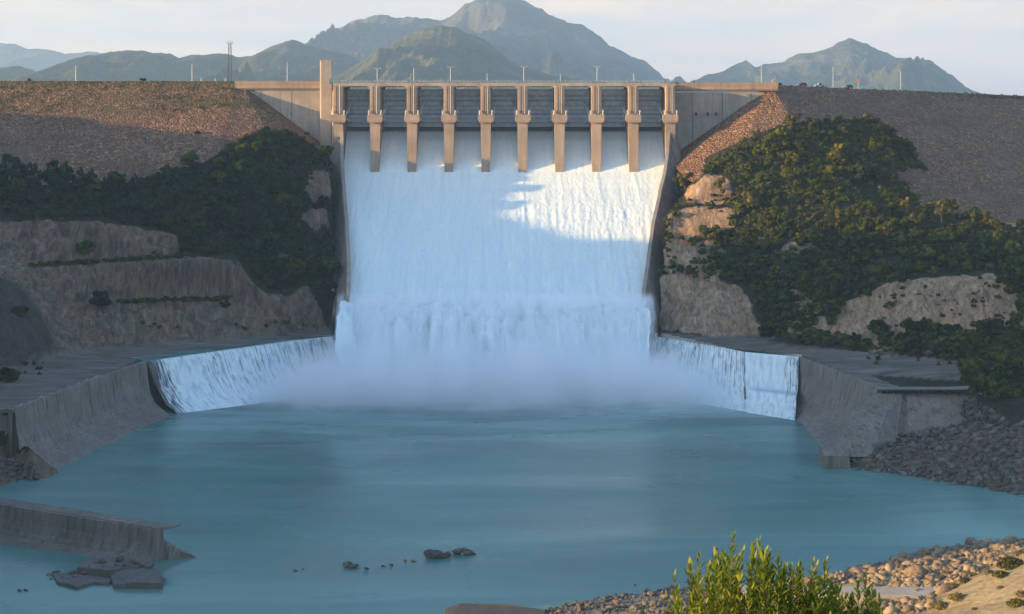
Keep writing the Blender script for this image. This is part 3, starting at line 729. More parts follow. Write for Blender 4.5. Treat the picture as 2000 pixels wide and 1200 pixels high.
def build_dam():
    root = thing('spillway', 'concrete spillway of nine steel gates between piers, water pouring down its wide chute', 'dam spillway', (0, YP, 36))
    inv = Matrix.Translation((0, -YP, -36))
    def part(name, mb, mat, parent=root, smooth=False):
        me = mb.mesh(name, smooth)
        if parent is root: me.transform(inv)
        else: me.transform(inv)
        o = link(name, me, mat, parent); return o
    # piers
    def pier(cx, end=0):
        b = MB(); w = 2.75 if not end else 2.6
        b.cbox(cx-w, cx+w, YP, 1004, 123.5, 139.4, .18)
        b.prism([(cx-w-.15,YP-.35,122.5),(cx+w+.15,YP-.35,122.5),(cx+w+.15,1004,122.5),(cx-w-.15,1004,122.5)][::-1] and
                [(cx-2.15,YP+.2,84),(cx+2.05,YP+.2,84),(cx+2.7,1004,84),(cx-2.7,1004,84)],
                [(cx-w-.1,YP-.05,123.5),(cx+w+.1,YP-.05,123.5),(cx+w,1004,123.5),(cx-w,1004,123.5)])
        p = part('pier', b, M['conc'])
        for dx, ww in ((-1.55,.42),(0,.30),(1.5,.42)):
            b = MB(); b.box(cx+dx-ww, cx+dx+ww, YP-.42, YP+.05, 124.6, 139.2)
            part('guide_rib', b, M['conc'], p)
        b = MB()
        b.prism([(cx-3.4,YP-1.5,119.7),(cx+3.4,YP-1.5,119.7),(cx+3.4,YP+7,119.7),(cx-3.4,YP+7,119.7)], [(cx-4.1,YP-1.7,120.7),(cx+4.1,YP-1.7,120.7),(cx+4.1,YP+7,120.7),(cx-4.1,YP+7,120.7)])
        b.box(cx-4.1, cx+4.1, YP-1.7, YP+7, 120.7, 123.9)
        part('bracket', b, M['conc'], p)
        for sx in (-1, 1):
            b = MB()
            b.tube([(cx+sx*3.3, YP-1.2, 123.9), (cx+sx*3.3, YP-1.2, 126.2)], .28, 8); b.box(cx+sx*3.3-.4, cx+sx*3.3+.4, YP-1.5, YP-.8, 125.2, 126.3)
            part('trunnion_cover', b, M['lamp_steel'], p)
        b = MB()
        b.tube([(cx+.9, YP-.55, 139.3), (cx+.9, YP-.55, 124.5)], .11, 6)
        part('drain_pipe', b, M['lamp_steel'], p)
    for i, x in enumerate(PX): pier(x, i in (0, 9))
    # gates
    for i in range(9):
        xa, xb = PX[i]+2.75, PX[i+1]-2.75; cx = (xa+xb)/2
        ty, tz, rad = 966.0, 124.0, 22.2
        ang = [math.asin((z-tz)/rad) for z in np.linspace(117.0, 137.0, 13)]
        def q(a, r): return (ty+math.cos(a)*r, tz+math.sin(a)*r)
        b = MB()
        rows = []
        for a in ang:
            y, z = q(a, rad); rows.append([(xa+.12, y, z), (xb-.12, y, z)])
        rows2 = []
        for a in ang[::-1]:
            y, z = q(a, rad+.25); rows2.append([(xa+.12, y, z), (xb-.12, y, z)])
        b.loft(rows+rows2+[rows[0]])
        g = part('radial_gate', b, M['gate'])
        b = MB()
        for zc, hh in ((134.2,.16),(131.6,.40),(128.6,.16),(126.3,.16),(124.0,.45),(121.4,.16),(119.2,.40)):
            a = math.asin((zc-tz)/rad); y, z = q(a, rad-.75)
            b.box(xa+.2, xb-.2, y, y+.8, z-hh, z+hh)
        for x in ():
            for a0, a1 in zip(ang[:-1], ang[1:]):
                y0, z0 = q(a0, rad-.3); y1, z1 = q(a1, rad-.3); b.bar((x,y0,z0),(x,y1,z1),.12,.4)
        part('rib', b, M['gate_rib'], g)
        b = MB(); y, z = q(ang[-1], rad); b.box(xa+.12, xb-.12, y-.5, y+.6, z, z+.7); part('top_seal', b, M['gate_light'], g)
        b = MB(); y, z = q(ang[0], rad); b.box(xa+.12, xb-.12, y-.7, y+.6, z-1.6, z+.05); part('bottom_seal', b, M['gate_dark'], g)
        b = MB(); y, z = q(ang[1], rad); b.box(xa+.4, xb-.4, y-1.6, y-.9, z+.1, z+.5); 
        for x in np.linspace(xa+.6, xb-.6, 8): b.box(x-.06, x+.06, y-1.6, y-1.5, z+.5, z+1.4)
        part('walkway', b, M['gate_light'], g)
        for sx, x0 in ((-1, xa+.55), (1, xb-.55)):
            b = MB(); xin = x0-sx*2.3
            for zc in (131.4, 119.3):
                a = math.asin((zc-tz)/rad); y, z = q(a, rad-.8)
                b.bar((x0, ty, 122.4), (xin, y, z), .5, .55)
                b.bar((x0-sx*.1, ty+1, 122.4), (x0-sx*.4, y, z), .3, .3)
            m = lambda t, zc: tuple(Vector((x0,ty,122.4)).lerp(Vector((xin,)+q(math.asin((zc-tz)/rad), rad-.8)), t))
            b.bar(m(.55,131.4), m(.55,119.3), .25)
            part('gate_arm', b, M['arm'], g)
    # bridge deck over the gates
    b = MB()
    b.box(PX[0]-3, PX[-1]+3, 967, 1003, 139.45, 140.5)
    b.box(PX[0]-3, PX[-1]+3, 966.4, 967.3, 139.3, 141.1)
    for i in range(9):
        xa, xb = PX[i]+2.7, PX[i+1]-2.7
        b.box(xa, xb, 968.5, 970.5, 138.8, 139.5)
        b.prism([(xa,966.6,138.3),(xa,966.6,139.4),(xa+3.0,966.6,139.4)], [(xa,971,138.3),(xa,971,139.4),(xa+3.0,971,139.4)])
        b.prism([(xb,966.6,138.3),(xb,966.6,139.4),(xb-3.0,966.6,139.4)], [(xb,971,138.3),(xb,971,139.4),(xb-3.0,971,139.4)])
    dk = part('bridge_deck', b, M['conc_wall'])
    b = MB()
    b.bar((PX[0]-3,966.9,142.1),(PX[-1]+3,966.9,142.1),.10); b.bar((PX[0]-3,966.9,141.6),(PX[-1]+3,966.9,141.6),.07)
    for x in np.arange(PX[0]-3, PX[-1]+3, 2.2): b.bar((x,966.9,141.05),(x,966.9,142.1),.09)
    part('railing', b, M['lamp_steel'], dk)
    for i, x in enumerate(PX):
        b = MB()
        b.box(x-3.6, x-1.2, 968, 971, 140.5, 142.3); b.tube([(x-2.4,967.7,142.3),(x-2.4,971.3,142.3)], .7, 10)
        b.box(x+1.0, x+3.4, 968, 971, 140.5, 142.0); b.box(x-5.4, x+5.4, 968.6, 969.4, 140.5, 141.3); b.box(x+3.9, x+4.5, 968.5, 969.5, 140.5, 142.2)
        if i == 0: b.box(x-5.2, x-4.4, 968, 969, 140.5, 143.2); b.box(x+4.2, x+7.5, 968, 970, 140.5, 142.4)
        part('hoist', b, M['hoist'])
    # concrete under the water
    b = MB(); prof = [(y, z-1.6) for y, z in CH]+[(834.5,24.0),(834.5,-4)]
    rows = []
    for y, z in prof:
        l, r = chute_x(max(y, 835)); rows.append([(l-.4, y, z), (r+.4, y, z)])
    b.loft(rows); part('chute_floor', b, M['conc_wet'])
    b = MB(); b.box(PX[0]-2, PX[-1]+2, 1003.6, 1006, 60, 135.5); part('back_wall', b, M['conc_wall'])
    # training walls
    for sgn in (-1, 1):
        rows = []; rows2 = []
        for y in list(np.arange(836, 963, 3.0))+[964.0]:
            l, r = chute_x(y); xi = l if sgn < 0 else r
            z = chute_z(y)
            top = z + np.interp(y, [836,850,930,948,957,963], [4.6,5.2,5.6,7.5,13.0,23.0])
            if y < 842: top = min(top, chute_z(842)+4.8)
            wdt = 1.7
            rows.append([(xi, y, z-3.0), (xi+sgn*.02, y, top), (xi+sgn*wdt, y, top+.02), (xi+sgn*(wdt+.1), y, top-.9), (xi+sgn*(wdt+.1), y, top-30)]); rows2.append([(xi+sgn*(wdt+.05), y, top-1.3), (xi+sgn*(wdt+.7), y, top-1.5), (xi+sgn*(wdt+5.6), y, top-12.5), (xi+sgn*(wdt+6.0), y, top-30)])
        b = MB(); b.loft(rows); b.add(rows[0], [tuple(range(5))]); b.add(rows[-1], [tuple(range(5))[::-1]])
        wl = part('training_wall', b, M['conc_wall']); b = MB(); b.loft(rows2); part('batter', b, M['conc_old'], wl)  # outer batter in darker concrete, standing for the shade behind the wall
        # foot block with the gallery openings
        l, r = chute_x(836); xi = l if sgn < 0 else r
        b = MB(); q = sorted((xi+sgn*.6, xi+sgn*6.4)); b.prism([(q[0],832.5,20),(q[1],832.5,20),(q[1],838,20),(q[0],838,20)], [(q[0] if sgn>0 else q[0]+2.6,833.2,31),(q[1] if sgn<0 else q[1]-2.6,833.2,31),(q[1] if sgn<0 else q[1]-2.6,838,34),(q[0] if sgn>0 else q[0]+2.6,838,34)])
        part('foot_block', b, M['conc_wall'], wl)
        b = MB(); c = xi+sgn*2.0
        b.box(c-1.0, c+1.0, 832.4, 833.2, 25.3, 28.2); part('gallery_opening', b, M['dark_hole'], wl)
    return root

def build_crest_walls():
    for nm, lab, x0, x1, side in (('gravity_wall', 'tan concrete wall between the tall square tower and the grassy rock bank', -152, -92.2, -1), ('gravity_wall', 'grey concrete wall between the last gate pier and the rock bank with parked cars', 88.0, 146, 1)):
        root = thing(nm, lab, 'concrete wall', (x0, 985, 90))
        inv = Matrix.Translation((-x0, -985, -90))
        def part(name, mb, mat):
            me = mb.mesh(name); me.transform(inv); return link(name, me, mat, root)
        b = MB(); zt = 141.0 if side < 0 else 140.2
        xs = [x0] + ([-138,-121,-104.5] if side < 0 else [99,115.5,131.5]) + [x1]
        for a, c in zip(xs[:-1], xs[1:]):
            b.prism([(a+.14,980.5,70),(c-.14,980.5,70),(c-.14,1001,70),(a+.14,1001,70)], [(a+.14,985,zt-4.2),(c-.14,985,zt-4.2),(c-.14,1001,zt-4.2),(a+.14,1001,zt-4.2)])
        part('wall_panel', b, M['conc_wall'])
        b = MB(); b.box(x0, x1, 986, 1000.8, 70, zt-4.3); part('joint_seal', b, M['dark_hole'])
        b = MB()
        b.prism([(x0,984.0,zt-3.6),(x1,984.0,zt-3.6),(x1,1001,zt-3.6),(x0,1001,zt-3.6)], [(x0,983.2,zt-2.6),(x1,983.2,zt-2.6),(x1,1001,zt-2.6),(x0,1001,zt-2.6)])
        b.box(x0, x1, 983.2, 1001, zt-2.6, zt-.4)
        part('cornice', b, M['conc'])
        b = MB(); b.box(x0, x1, 982.9, 983.5, zt-.5, zt+1.0); b.box(x0, x1, 982.7, 983.7, zt+1.0, zt+1.25); part('parapet', b, M['conc'])
        if side > 0:
            for x in (101,107.5,112,124):
                b = MB(); b.box(x-.3, x+.3, 981.6, 983.9, 123.3, 125.0); part('drain_opening', b, M['dark_hole'])
    # lift tower
    root = thing('lift_tower', 'tall square pale concrete tower at the end of the row of gates', 'tower', (-101.6, 981, 88), R(4))
    b = MB(); b.cbox(-3.35, 3.35, -3.4, 3.6, -6, 65.3, .55); b.build('tower_shaft', M['conc_pale'], root)
    b = MB(); b.box(-3.5, 3.5, -3.55, 3.75, 65.3, 65.8); b.build('roof_slab', M['conc_pale'], root)
    root = thing('stair_shaft', 'narrow concrete stair shaft squeezed between the tall tower and the first gate pier', 'stair shaft', (-96.6, 975, 88))
    b = MB(); b.cbox(-1.3, 1.0, 0, 8, -14, 48.5, .3); b.build('shaft', M['conc'], root)
    b = MB(); b.tube([(-.9,-.25,-10),(-.9,-.25,40)], .22, 8); b.tube([(.6,-.25,-10),(.6,-.25,46)], .16, 8); b.build('pipe', M['lamp_steel'], root)

# ------------------------------------------------------------------ weir, wing walls, waters
WL = [P(286,706,z=21.0), P(420,687,z=21.0), P(560,667,z=21.2), P(667,655,z=21.5), (-70,838,21.5)]
WR = [(56,838,21.6), P(1262,656,z=21.6), P(1360,668,z=21.4), P(1455,688,z=21.2), P(1560,697,z=21.2)]
BL = [P(352,811,z=-.6), P(470,797,z=-.6), P(600,780,z=-.6), P(680,771,z=-.6), (-58,815,-.6)]
BR = [(50,812,-.6), P(1250,775,z=-.6), P(1325,786,z=-.6), P(1440,806,z=-.6), P(1553,825,z=-.6)]

def resample(pts, n):
    a = np.array(pts, float); d = np.r_[0, np.cumsum(np.linalg.norm(np.diff(a, axis=0), axis=1))]
    t = np.linspace(0, d[-1], n)
    return np.stack([np.interp(t, d, a[:,i]) for i in range(3)], -1), t

def weir(T_, B_, label, thinf, ledge=None):
    root = thing('weir', label, 'weir', T_[0] if T_[0][0] < 0 else T_[-1])
    inv = Matrix.Translation(-Vector(root.location))
    n = 190
    a, ta = resample(T_, n); b, tb = resample(B_, n)
    ds = np.linspace(0, 1, 34)
    # profile: rounded crest, steep upper face, flatter toe
    hx = np.interp(ds, [0,.05,.35,.7,1], [-.02,.03,.26,.58,1.0]); hz = np.interp(ds, [0,.05,.35,.7,1], [0,.03,.46,.80,1.0])
    V = a[None]*(1-np.stack([hx,hx,hz],-1))[:,None] + b[None]*np.stack([hx,hx,hz],-1)[:,None]
    U = np.repeat(ta[None], len(ds), 0); D = np.repeat(ds[:,None], n, 1)
    if ledge is not None:
        t0, t1, zl = ledge
        tt = ta/ta[-1]
        m = np.clip(np.minimum((tt-t0)/.03, (t1-tt)/.01), 0, 1)
        # the upper half stands back a little and drops straight, then a shelf, then the lower face
        zz = np.interp(ds, [0,.04,.40,.47,.75,1], [1.0,.985,.42,.40,.2,0.0]); xx = np.interp(ds, [0,.05,.40,.47,.75,1], [0,.05,.28,.66,.86,1.0])
        V2 = V.copy()
        V2[...,2] = b[None,:,2] + (a[None,:,2]-b[None,:,2])*zz[:,None]
        for c in (0,1): V2[...,c] = a[None,:,c] + (b[None,:,c]-a[None,:,c])*xx[:,None]
        V = V*(1-m[None,:,None]) + V2*m[None,:,None]
    bump = vfbm(U*1.2, D*3.0, 4, .6, 7)*.45 + vfbm(U*.8, D*16, 4, .6, 8)*.35*np.clip(D*4, 0, 1)
    V[...,1] -= bump*np.clip(D*8, 0, 1)
    thin = np.interp(ta/ta[-1], [p[0] for p in thinf], [p[1] for p in thinf])
    idx = np.arange(n*len(ds)).reshape(len(ds), n)
    q = np.stack([idx[1:,:-1], idx[1:,1:], idx[:-1,1:], idx[:-1,:-1]], -1).reshape(-1, 4)
    me = raw_mesh('fall', V.reshape(-1,3), q, True, {'u': U.ravel(), 'd': D.ravel(), 'thin': np.repeat(thin[None], len(ds), 0).ravel()})
    me.transform(inv)
    # concrete body: crest slab behind the veil of water
    sh = np.zeros_like(U)
    if ledge is not None: sh = np.clip(1-np.abs(D-.455)/.035, 0, 1)*m[None]
    me.attributes.new('shelf','FLOAT','POINT').data.foreach_set('value', sh.ravel().astype(np.float32))
    m = MB()
    top = [tuple(p) for p in a[::10]]+[tuple(a[-1])]
    rows = []
    for j in list(range(0, n, 9))+[n-1]:
        p = a[j]; rows.append([(p[0], p[1]+2.5, -4), (p[0], p[1]+2.5, p[2]-.9), (p[0], p[1]+.9, p[2]-.9)]+[(V[i,j,0], V[i,j,1]+1.2, V[i,j,2]-.9) for i in range(3, len(ds), 5)]+[(b[j][0], b[j][1]+1.2, -4)])
    m.loft(rows); bm = m.mesh('weir_body'); bm.transform(inv)
    link('weir_body', bm, M['conc_wet'], root)
    link('water_veil', me, M['fall'], root)
    return root

def wing(top, foot, name, label, cat, zc=None, caps=True, mat='conc_old', back=3.0):
    """retaining wall lofted along a path of (x, y, z) top points; foot: (dx, dy) from top to water line per station"""
    root = thing(name, label, cat, top[0]); inv = Matrix.Translation(-Vector(root.location))
    prof = [(0.0,0.0),(.02,.10),(.07,.38),(.16,.62),(.30,.755),(.37,.79),(.40,.80),(1.0,1.0)]
    t, _ = resample(top, 24); f, _ = resample([(q[0], q[1], 0) for q in foot], 24)
    rows = []
    for p, d in zip(t, f):
        r = [(p[0]-d[0]*.0-np.sign(d[0] or 1)*back*(abs(d[0])/(abs(d[0])+abs(d[1])+1e-6)), p[1]-np.sign(d[1])*back*(abs(d[1])/(abs(d[0])+abs(d[1])+1e-6)), -2), (p[0]-np.sign(d[0] or 1)*back*(abs(d[0])/(abs(d[0])+abs(d[1])+1e-6)), p[1]-np.sign(d[1])*back*(abs(d[1])/(abs(d[0])+abs(d[1])+1e-6)), p[2])]
        for h, v in prof: r.append((p[0]+d[0]*h, p[1]+d[1]*h, p[2]+(-1.2-p[2])*v))
        rows.append(r)
    b = MB(); b.loft(rows); nn = len(rows[0])
    b.add(rows[0], [tuple(range(nn))]); b.add(rows[-1], [tuple(range(nn))[::-1]])
    me = b.mesh('wall_body'); me.transform(inv); link('wall_body', me, M[mat], root)
    return root, inv, rows

def build_basin():
    weir(WL, BL, 'weir with white water sliding down it beside the stepped rock cliff', [(0,.30),(.03,.22),(.075,.10),(.11,-.12),(.2,.0),(.5,.02),(.8,.04),(1,.05)])
    weir(WR, BR, 'weir with a bright cascade falling on a ledge beside the flat apron', [(0,.05),(.3,.04),(.55,.05),(.70,.05),(.735,.14),(.755,-.22),(.92,-.16),(.95,.02),(1,.12)], (.735, 1.2, 9))
    # left wing wall
    r, inv, rows = wing([P(286,706,z=21), (-158.5,748,21), (-170,690,21), (-178.4,643,21)], [(15.5,-16),(16,-10),(16.5,-8),(17,-20)], 'wing_wall', 'long stained concrete wing wall sloping down to the pool below the stepped cliff', 'retaining wall')
    b = MB(); b.box(-192, -178.6, 641.6, 644, 19.9, 21.15); b.box(-196,-179.2,642.3,645,-2,19.9); me = b.mesh('end_wall'); me.transform(inv); link('end_wall', me, M['conc_old'], r)
    for x in (-190,-187.2,-184.4,-181.6):
        b = MB(); b.box(x-.9, x+.9, 641.9, 642.4, 18.9, 19.8); me = b.mesh('drain_slot'); me.transform(inv); link('drain_slot', me, M['dark_hole'], r)
    # right wing wall with its end face
    r, inv, rows = wing([P(1560,697,z=21.2), (126.5,757,21.6), (131.5,725,22.2), (138.6,679,22.9)], [(-8.5,-37),(-9,-40),(-13,-42),(-24.0,-31)], 'wing_wall', 'concrete wing wall with a concave face ending in a square corner above boulders', 'retaining wall')
    def poly(name, faces, mat):
        b = MB()
        for fc in faces: b.add(fc, [tuple(range(len(fc)))])
        me = b.mesh(name); me.transform(inv); return link(name, me, M[mat], r)
    A = (138.6,679,22.9)
    b = MB()
    b.prism([(137.9,678.2,6),(147.0,663,6),(180,663,6),(182.8,676,6)], [(138.4,678.2,22.0),(149.3,678.0,22.0),(177.5,678.0,22.0),(178.8,690,22.0)])
    me = b.mesh('front_wall'); me.transform(inv); link('front_wall', me, M['conc_old'], r)
    b = MB()
    b.prism([(118.5,653,-3),(139.5,656,-3),(146.2,661,-3),(139,679,-3)], [(134.8,675,21.2),(147.3,675.8,21.2),(148.6,677.5,21.2),(139,680,21.2)])
    b.prism([(111.3,640.5,-3),(121.5,640.5,-3),(124,657,-3),(113,663,-3)], [(111.6,641,4.6),(120.6,641.3,4.6),(123,657,5.4),(113.5,662,5.2)])
    b.prism([(114.5,646,3),(130,647.5,3),(141,657,3),(139,679,3),(119,666,3)], [(127.5,668,16.5),(140,668.5,16.5),(145.4,673.2,16.5),(139,680,16.5),(131,678,16.5)])
    me = b.mesh('end_buttress'); me.transform(inv); link('end_buttress', me, M['conc_old'], r)
    b = MB(); b.box(138.2, 174.5, 675.3, 680.5, 22.5, 22.95); me = b.mesh('coping'); me.transform(inv); link('coping', me, M['conc_mid'], r)
    for i in range(13):
        b = MB(); x = 140.2+i*2.45; b.box(x-.75, x+.75, 675.0, 676.5, 21.25, 22.25); me = b.mesh('drain_slot'); me.transform(inv); link('drain_slot', me, M['dark_hole'], r)
    # broken wall in the near pool
    r, inv, rows = wing([P(-330,952,.163), P(0,986,.1552), P(150,1010,.1508), P(306,1036,.1466)], [(-1.5,-20),(-2,-18),(-1.5,-12),(-3.2,-6.5)], 'broken_wall', 'broken end of an old concrete wall lying in the pool with a jagged snapped face', 'ruined wall', back=4.2)
    t = [P(-330,950,.1645), P(0,984,.1564), P(150,1007,.1520), P(312,1034,.1474)]
    b = MB()
    for p, q in zip(t[:-1], t[1:]): b.prism([(p[0],p[1]-2.2,p[2]),(q[0],q[1]-2.2,q[2]),(q[0],q[1]+4.5,q[2]),(p[0],p[1]+4.5,p[2])], [(p[0],p[1]-2.2,p[2]+.7),(q[0],q[1]-2.2,q[2]+.7),(q[0],q[1]+4.5,q[2]+.7),(p[0],p[1]+4.5,p[2]+.7)])
    q = t[-1]; b.prism([(q[0],q[1]-1.5,q[2]+.05),(q[0]+4.6,q[1]+1.2,q[2]+.2),(q[0]+5.2,q[1]+3.0,q[2]+.3),(q[0],q[1]+4.0,q[2]+.05)], [(q[0],q[1]-1.5,q[2]+.72),(q[0]+4.6,q[1]+1.2,q[2]+.75),(q[0]+5.2,q[1]+3.0,q[2]+.8),(q[0],q[1]+4.0,q[2]+.72)])
    me = b.mesh('coping'); me.transform(inv); link('coping', me, M['conc_old'], r)
    b = MB(); rr = random.Random(4)
    x0, y0 = t[-1][0], t[-1][1]
    b.prism([(x0-7,y0-4,-2),(x0+2.4,y0-1.5,-2),(x0+2.0,y0+4,-2),(x0-6,y0+4,-2)], [(x0-1.6,y0-.8,5.6),(x0+.2,y0-.5,5.6),(x0+.2,y0+3.5,5.6),(x0-1,y0+3.5,5.6)])
    for i in range(9):
        cx = x0+.5+i*.75; z1 = 4.8-i*.42+rr.uniform(-.7,.7); hw = .75
        b.prism([(cx-hw,y0-2+rr.uniform(-.6,.6),-2),(cx+hw,y0-1.5+rr.uniform(-.6,.6),-2),(cx+hw,y0+3,-2),(cx-hw,y0+3,-2)], [(cx-hw*.9,y0-1.2+rr.uniform(-.5,.5),z1),(cx+hw*.7,y0-.9+rr.uniform(-.5,.5),z1-rr.uniform(0,.9)),(cx+hw*.7,y0+2,z1-.4),(cx-hw*.8,y0+2,z1)])
    b.prism([(x0+6.5,y0-.8,-.5),(x0+11.5,y0+.5,-.3),(x0+7,y0+2,-.5)], [(x0+6.5,y0-.6,1.9),(x0+9.5,y0+.4,.6),(x0+7,y0+1.4,1.9)])
    me = b.mesh('snapped_face'); me.transform(inv); link('snapped_face', me, M['conc_old'], r)

    # waters
    n = 2
    b = MB(); b.add([(-330,150,0),(330,150,0),(330,860,0),(-330,860,0)], [(0,1,2,3)]); struct('pool_water', b.mesh('pool_water'), M['pool'])
    b = MB()
    pl = [tuple(Vector(p)-Vector((0,.3,.12))+Vector((0,.4,0))) for p in WL]
    bk = [P(240,694,z=20.88), P(380,674,z=20.88), P(520,662,z=21.0), P(640,650,z=21.3), (-70,850,21.4)]
    for i in range(4): b.add([pl[i],pl[i+1],bk[i+1],bk[i]], [(0,1,2,3)])
    pr = [tuple(Vector(p)+Vector((0,.1,-.12))) for p in WR]
    bk = [(56,850,21.5), P(1270,650,z=21.48), P(1370,659,z=21.28), P(1470,678,z=21.08), P(1620,690,z=21.08)]
    for i in range(4): b.add([pr[i],pr[i+1],bk[i+1],bk[i]], [(0,1,2,3)])
    struct('basin_water', b.mesh('basin_water'), M['pool'])
    b = MB()
    if 0: b.prism([P(1446,766,z=6),P(1500,772,z=6),P(1556,778,z=6),P(1584,773,z=6),P(1540,758,z=6)], [P(1446,763,z=9.0),P(1500,767,z=9.0),P(1560,772,z=9.0),P(1584,768,z=9.0),P(1540,757,z=9.0)]); pass
    # water down the chute
    ys = np.concatenate([np.arange(835, 950, .9), np.arange(950, 1000, .7)]); nx = 300
    Xs = np.zeros((len(ys), nx)); Ys = np.repeat(ys[:,None], nx, 1); Zs = np.zeros_like(Xs)
    for i, y in enumerate(ys):
        l, r_ = chute_x(y); Xs[i] = np.linspace(l, r_, nx); Zs[i] = chute_z(y)
    dist = np.clip((965-Ys)/40, 0, 1)
    rough = vfbm(Xs/1.6, Ys/2.6, 4, .62, 61)*.27*(.35+.65*dist) + vfbm(Xs/2.2, Ys/25, 3, .5, 63)*.35*dist
    wake = sum(np.exp(-((Xs-(p+(Ys-YP)*p*-.00125))/(.8+.02*np.abs(965-Ys)))**2) for p in PX[1:9])*np.clip((965-Ys)/6, 0, 1)*np.exp(-np.clip(965-Ys,0,None)/45.)*.32
    Zs += rough + wake
    idx = np.arange(Xs.size).reshape(Xs.shape); q = np.stack([idx[:-1,:-1], idx[:-1,1:], idx[1:,1:], idx[1:,:-1]], -1).reshape(-1, 4)
    struct('chute_water', raw_mesh('chute_water', np.stack([Xs, Ys, Zs], -1).reshape(-1,3), q, True), M['chute'])
    # the jet leaving the lip: a curtain of plumes falling into the pool
    t = NT('plume_water'); p = t.pos((1,1,.35)); a = t.noise(p, .16, 6, .62, .5); g = t.noise(t.pos(), .7, 5, .7)
    col = t.ramp(a, [(.28,(.58,.77,.81)),(.40,(.78,.89,.91)),(.52,(.88,.94,.95))])
    t.fin(col, .85, t.bump(t.math('ADD', a, t.math('MULTIPLY', g, .4)), .8, 2.0), .1)
    M['plume'] = t.m
    nx, nt = 300, 70
    u = np.linspace(0, 1, nx); s = np.linspace(0, 1, nt); Ug, Sg = np.meshgrid(u, s)
    X0 = -76.6+137.6*Ug
    big = vfbm(X0/11, Sg*.6, 3, .5, 81); fine = vfbm(X0/3.2+vfbm(Sg*9,X0/5,3,.5,89)*1.2, Sg*9-big*2, 5, .62, 83); lump = vfbm(X0/6, Sg*4, 4, .55, 85, True)
    edge = np.exp(-(np.minimum(Ug, 1-Ug)*137/4.5)**2)
    jet = vfbm(X0/4.2, Sg*.3, 3, .6, 87)+vfbm(X0/11, Sg*.2, 2, .6, 97)*.7
    up = .9+big*1.4+jet*2.4+edge*3.2
    tt = Sg*3.05
    Yg = 836.6 - tt*(9.6+big*1.6+jet*2.2) - Sg*lump*3.4 - edge*1.5*Sg
    Zg = 35.9 + up*tt*1.35 - 4.9*tt*tt*.93 + fine*2.6*np.clip(Sg*12,0,1) + lump*1.9*np.clip(Sg*6,0,1)
    X = X0 + (X0+7)*.02*Sg + fine*.8*np.clip(Sg*5,0,1) + np.sign(Ug-.5)*edge*(1.0+2.2*vfbm(Sg*7+(Ug>.5)*9, Ug*0, 4, .6, 88))*np.clip(Sg*5,0,1)*(1-.4*Sg)
    idx = np.arange(Ug.size).reshape(Ug.shape); q = np.stack([idx[1:,:-1], idx[1:,1:], idx[:-1,1:], idx[:-1,:-1]], -1).reshape(-1, 4)
    struct('plume_water', raw_mesh('plume_water', np.stack([X, Yg, Zg], -1).reshape(-1,3), q, True), M['plume'])
    # mist
    b = MB(); b.box(-124, 110, 735, 842, .05, 46); 
    t = NT('mist_air'); t.t.nodes.remove(t.b)
    v = t.n('ShaderNodeVolumePrincipled'); v.inputs['Color'].default_value = (.985,.993,1.0,1); v.inputs['Anisotropy'].default_value = .1
    p = t.pos(); x, y, z = t.xyz(p)
    nz = t.noise(t.pos((1,1,.8)), .055, 4, .62, .5)
    def gs(sock, c, w):   # exp(-((s-c)/w)^2)
        q = t.math('DIVIDE', t.math('SUBTRACT', sock, c), w); return t.math('EXPONENT', t.math('MULTIPLY', t.math('MULTIPLY', q, q), -1.0))
    ax = t.math('SUBTRACT', 1.0, t.math('POWER', t.math('ABSOLUTE', t.math('DIVIDE', t.math('ADD', x, 6.0), 112.0)), 3.2), True)
    zt = t.math('MULTIPLY', t.math('ADD', 7.5, t.math('MULTIPLY', t.math('POWER', ax, 1.5), 9.0)), t.math('ADD', .45, t.math('MULTIPLY', t.noise(t.pos((1,.5,.0)), .045, 3, .5), 1.1)))                    # height of the cloud
    zf = t.math('EXPONENT', t.math('MULTIPLY', t.math('POWER', t.math('MAXIMUM', t.math('DIVIDE', z, zt), 0.001), 2.0), -1.0))
    ycen = t.math('SUBTRACT', t.math('ADD', 788.0, t.math('MULTIPLY', t.noise(t.pos((1,0,0)), .035, 3, .6), 26.0)), t.math('MULTIPLY', t.math('ABSOLUTE', t.math('ADD', x, 6.0)), .10))
    yf = gs(y, ycen, 19.0)
    low = t.math('MULTIPLY', t.math('EXPONENT', t.math('MULTIPLY', z, -.28)), t.math('MULTIPLY', gs(y, 786.0, 34.0), .32))
    d = t.math('MULTIPLY', t.math('ADD', t.math('MULTIPLY', zf, yf), low), t.math('MULTIPLY', ax, t.ramp(nz, [(.30,.22),(.66,1.0)])))
    tq = t.math('DIVIDE', t.math('SUBTRACT', 836.6, y), 9.6)
    zc = t.math('ADD', t.math('SUBTRACT', t.math('MULTIPLY', tq, 2.2), t.math('MULTIPLY', t.math('MULTIPLY', tq, tq), 4.4)), 36.6)
    fn = t.noise(t.pos((1,1,.6)), .20, 5, .68, .6)
    pl = t.math('MULTIPLY', gs(z, zc, 3.4), t.math('MULTIPLY', t.math('SUBTRACT', fn, .44), 7.0, True))
    xin = t.math('MULTIPLY', t.math('SUBTRACT', 74.0, t.math('ABSOLUTE', t.math('ADD', x, 7.5))), .33, True)
    pl = t.math('MULTIPLY', t.math('MULTIPLY', pl, xin), t.math('MULTIPLY', t.math('SUBTRACT', 841.0, y), .5, True))
    d = t.math('ADD', d, t.math('MULTIPLY', pl, 1.5))
    d = t.math('SUBTRACT', t.math('MULTIPLY', d, MIST), .004, False); d = t.math('MAXIMUM', d, 0.0)
    t.l(d, v.inputs['Density']); t.l(v.outputs[0], t.out.inputs['Volume'])
    struct('mist', b.mesh('mist'), t.m, 'stuff')
MIST = .5
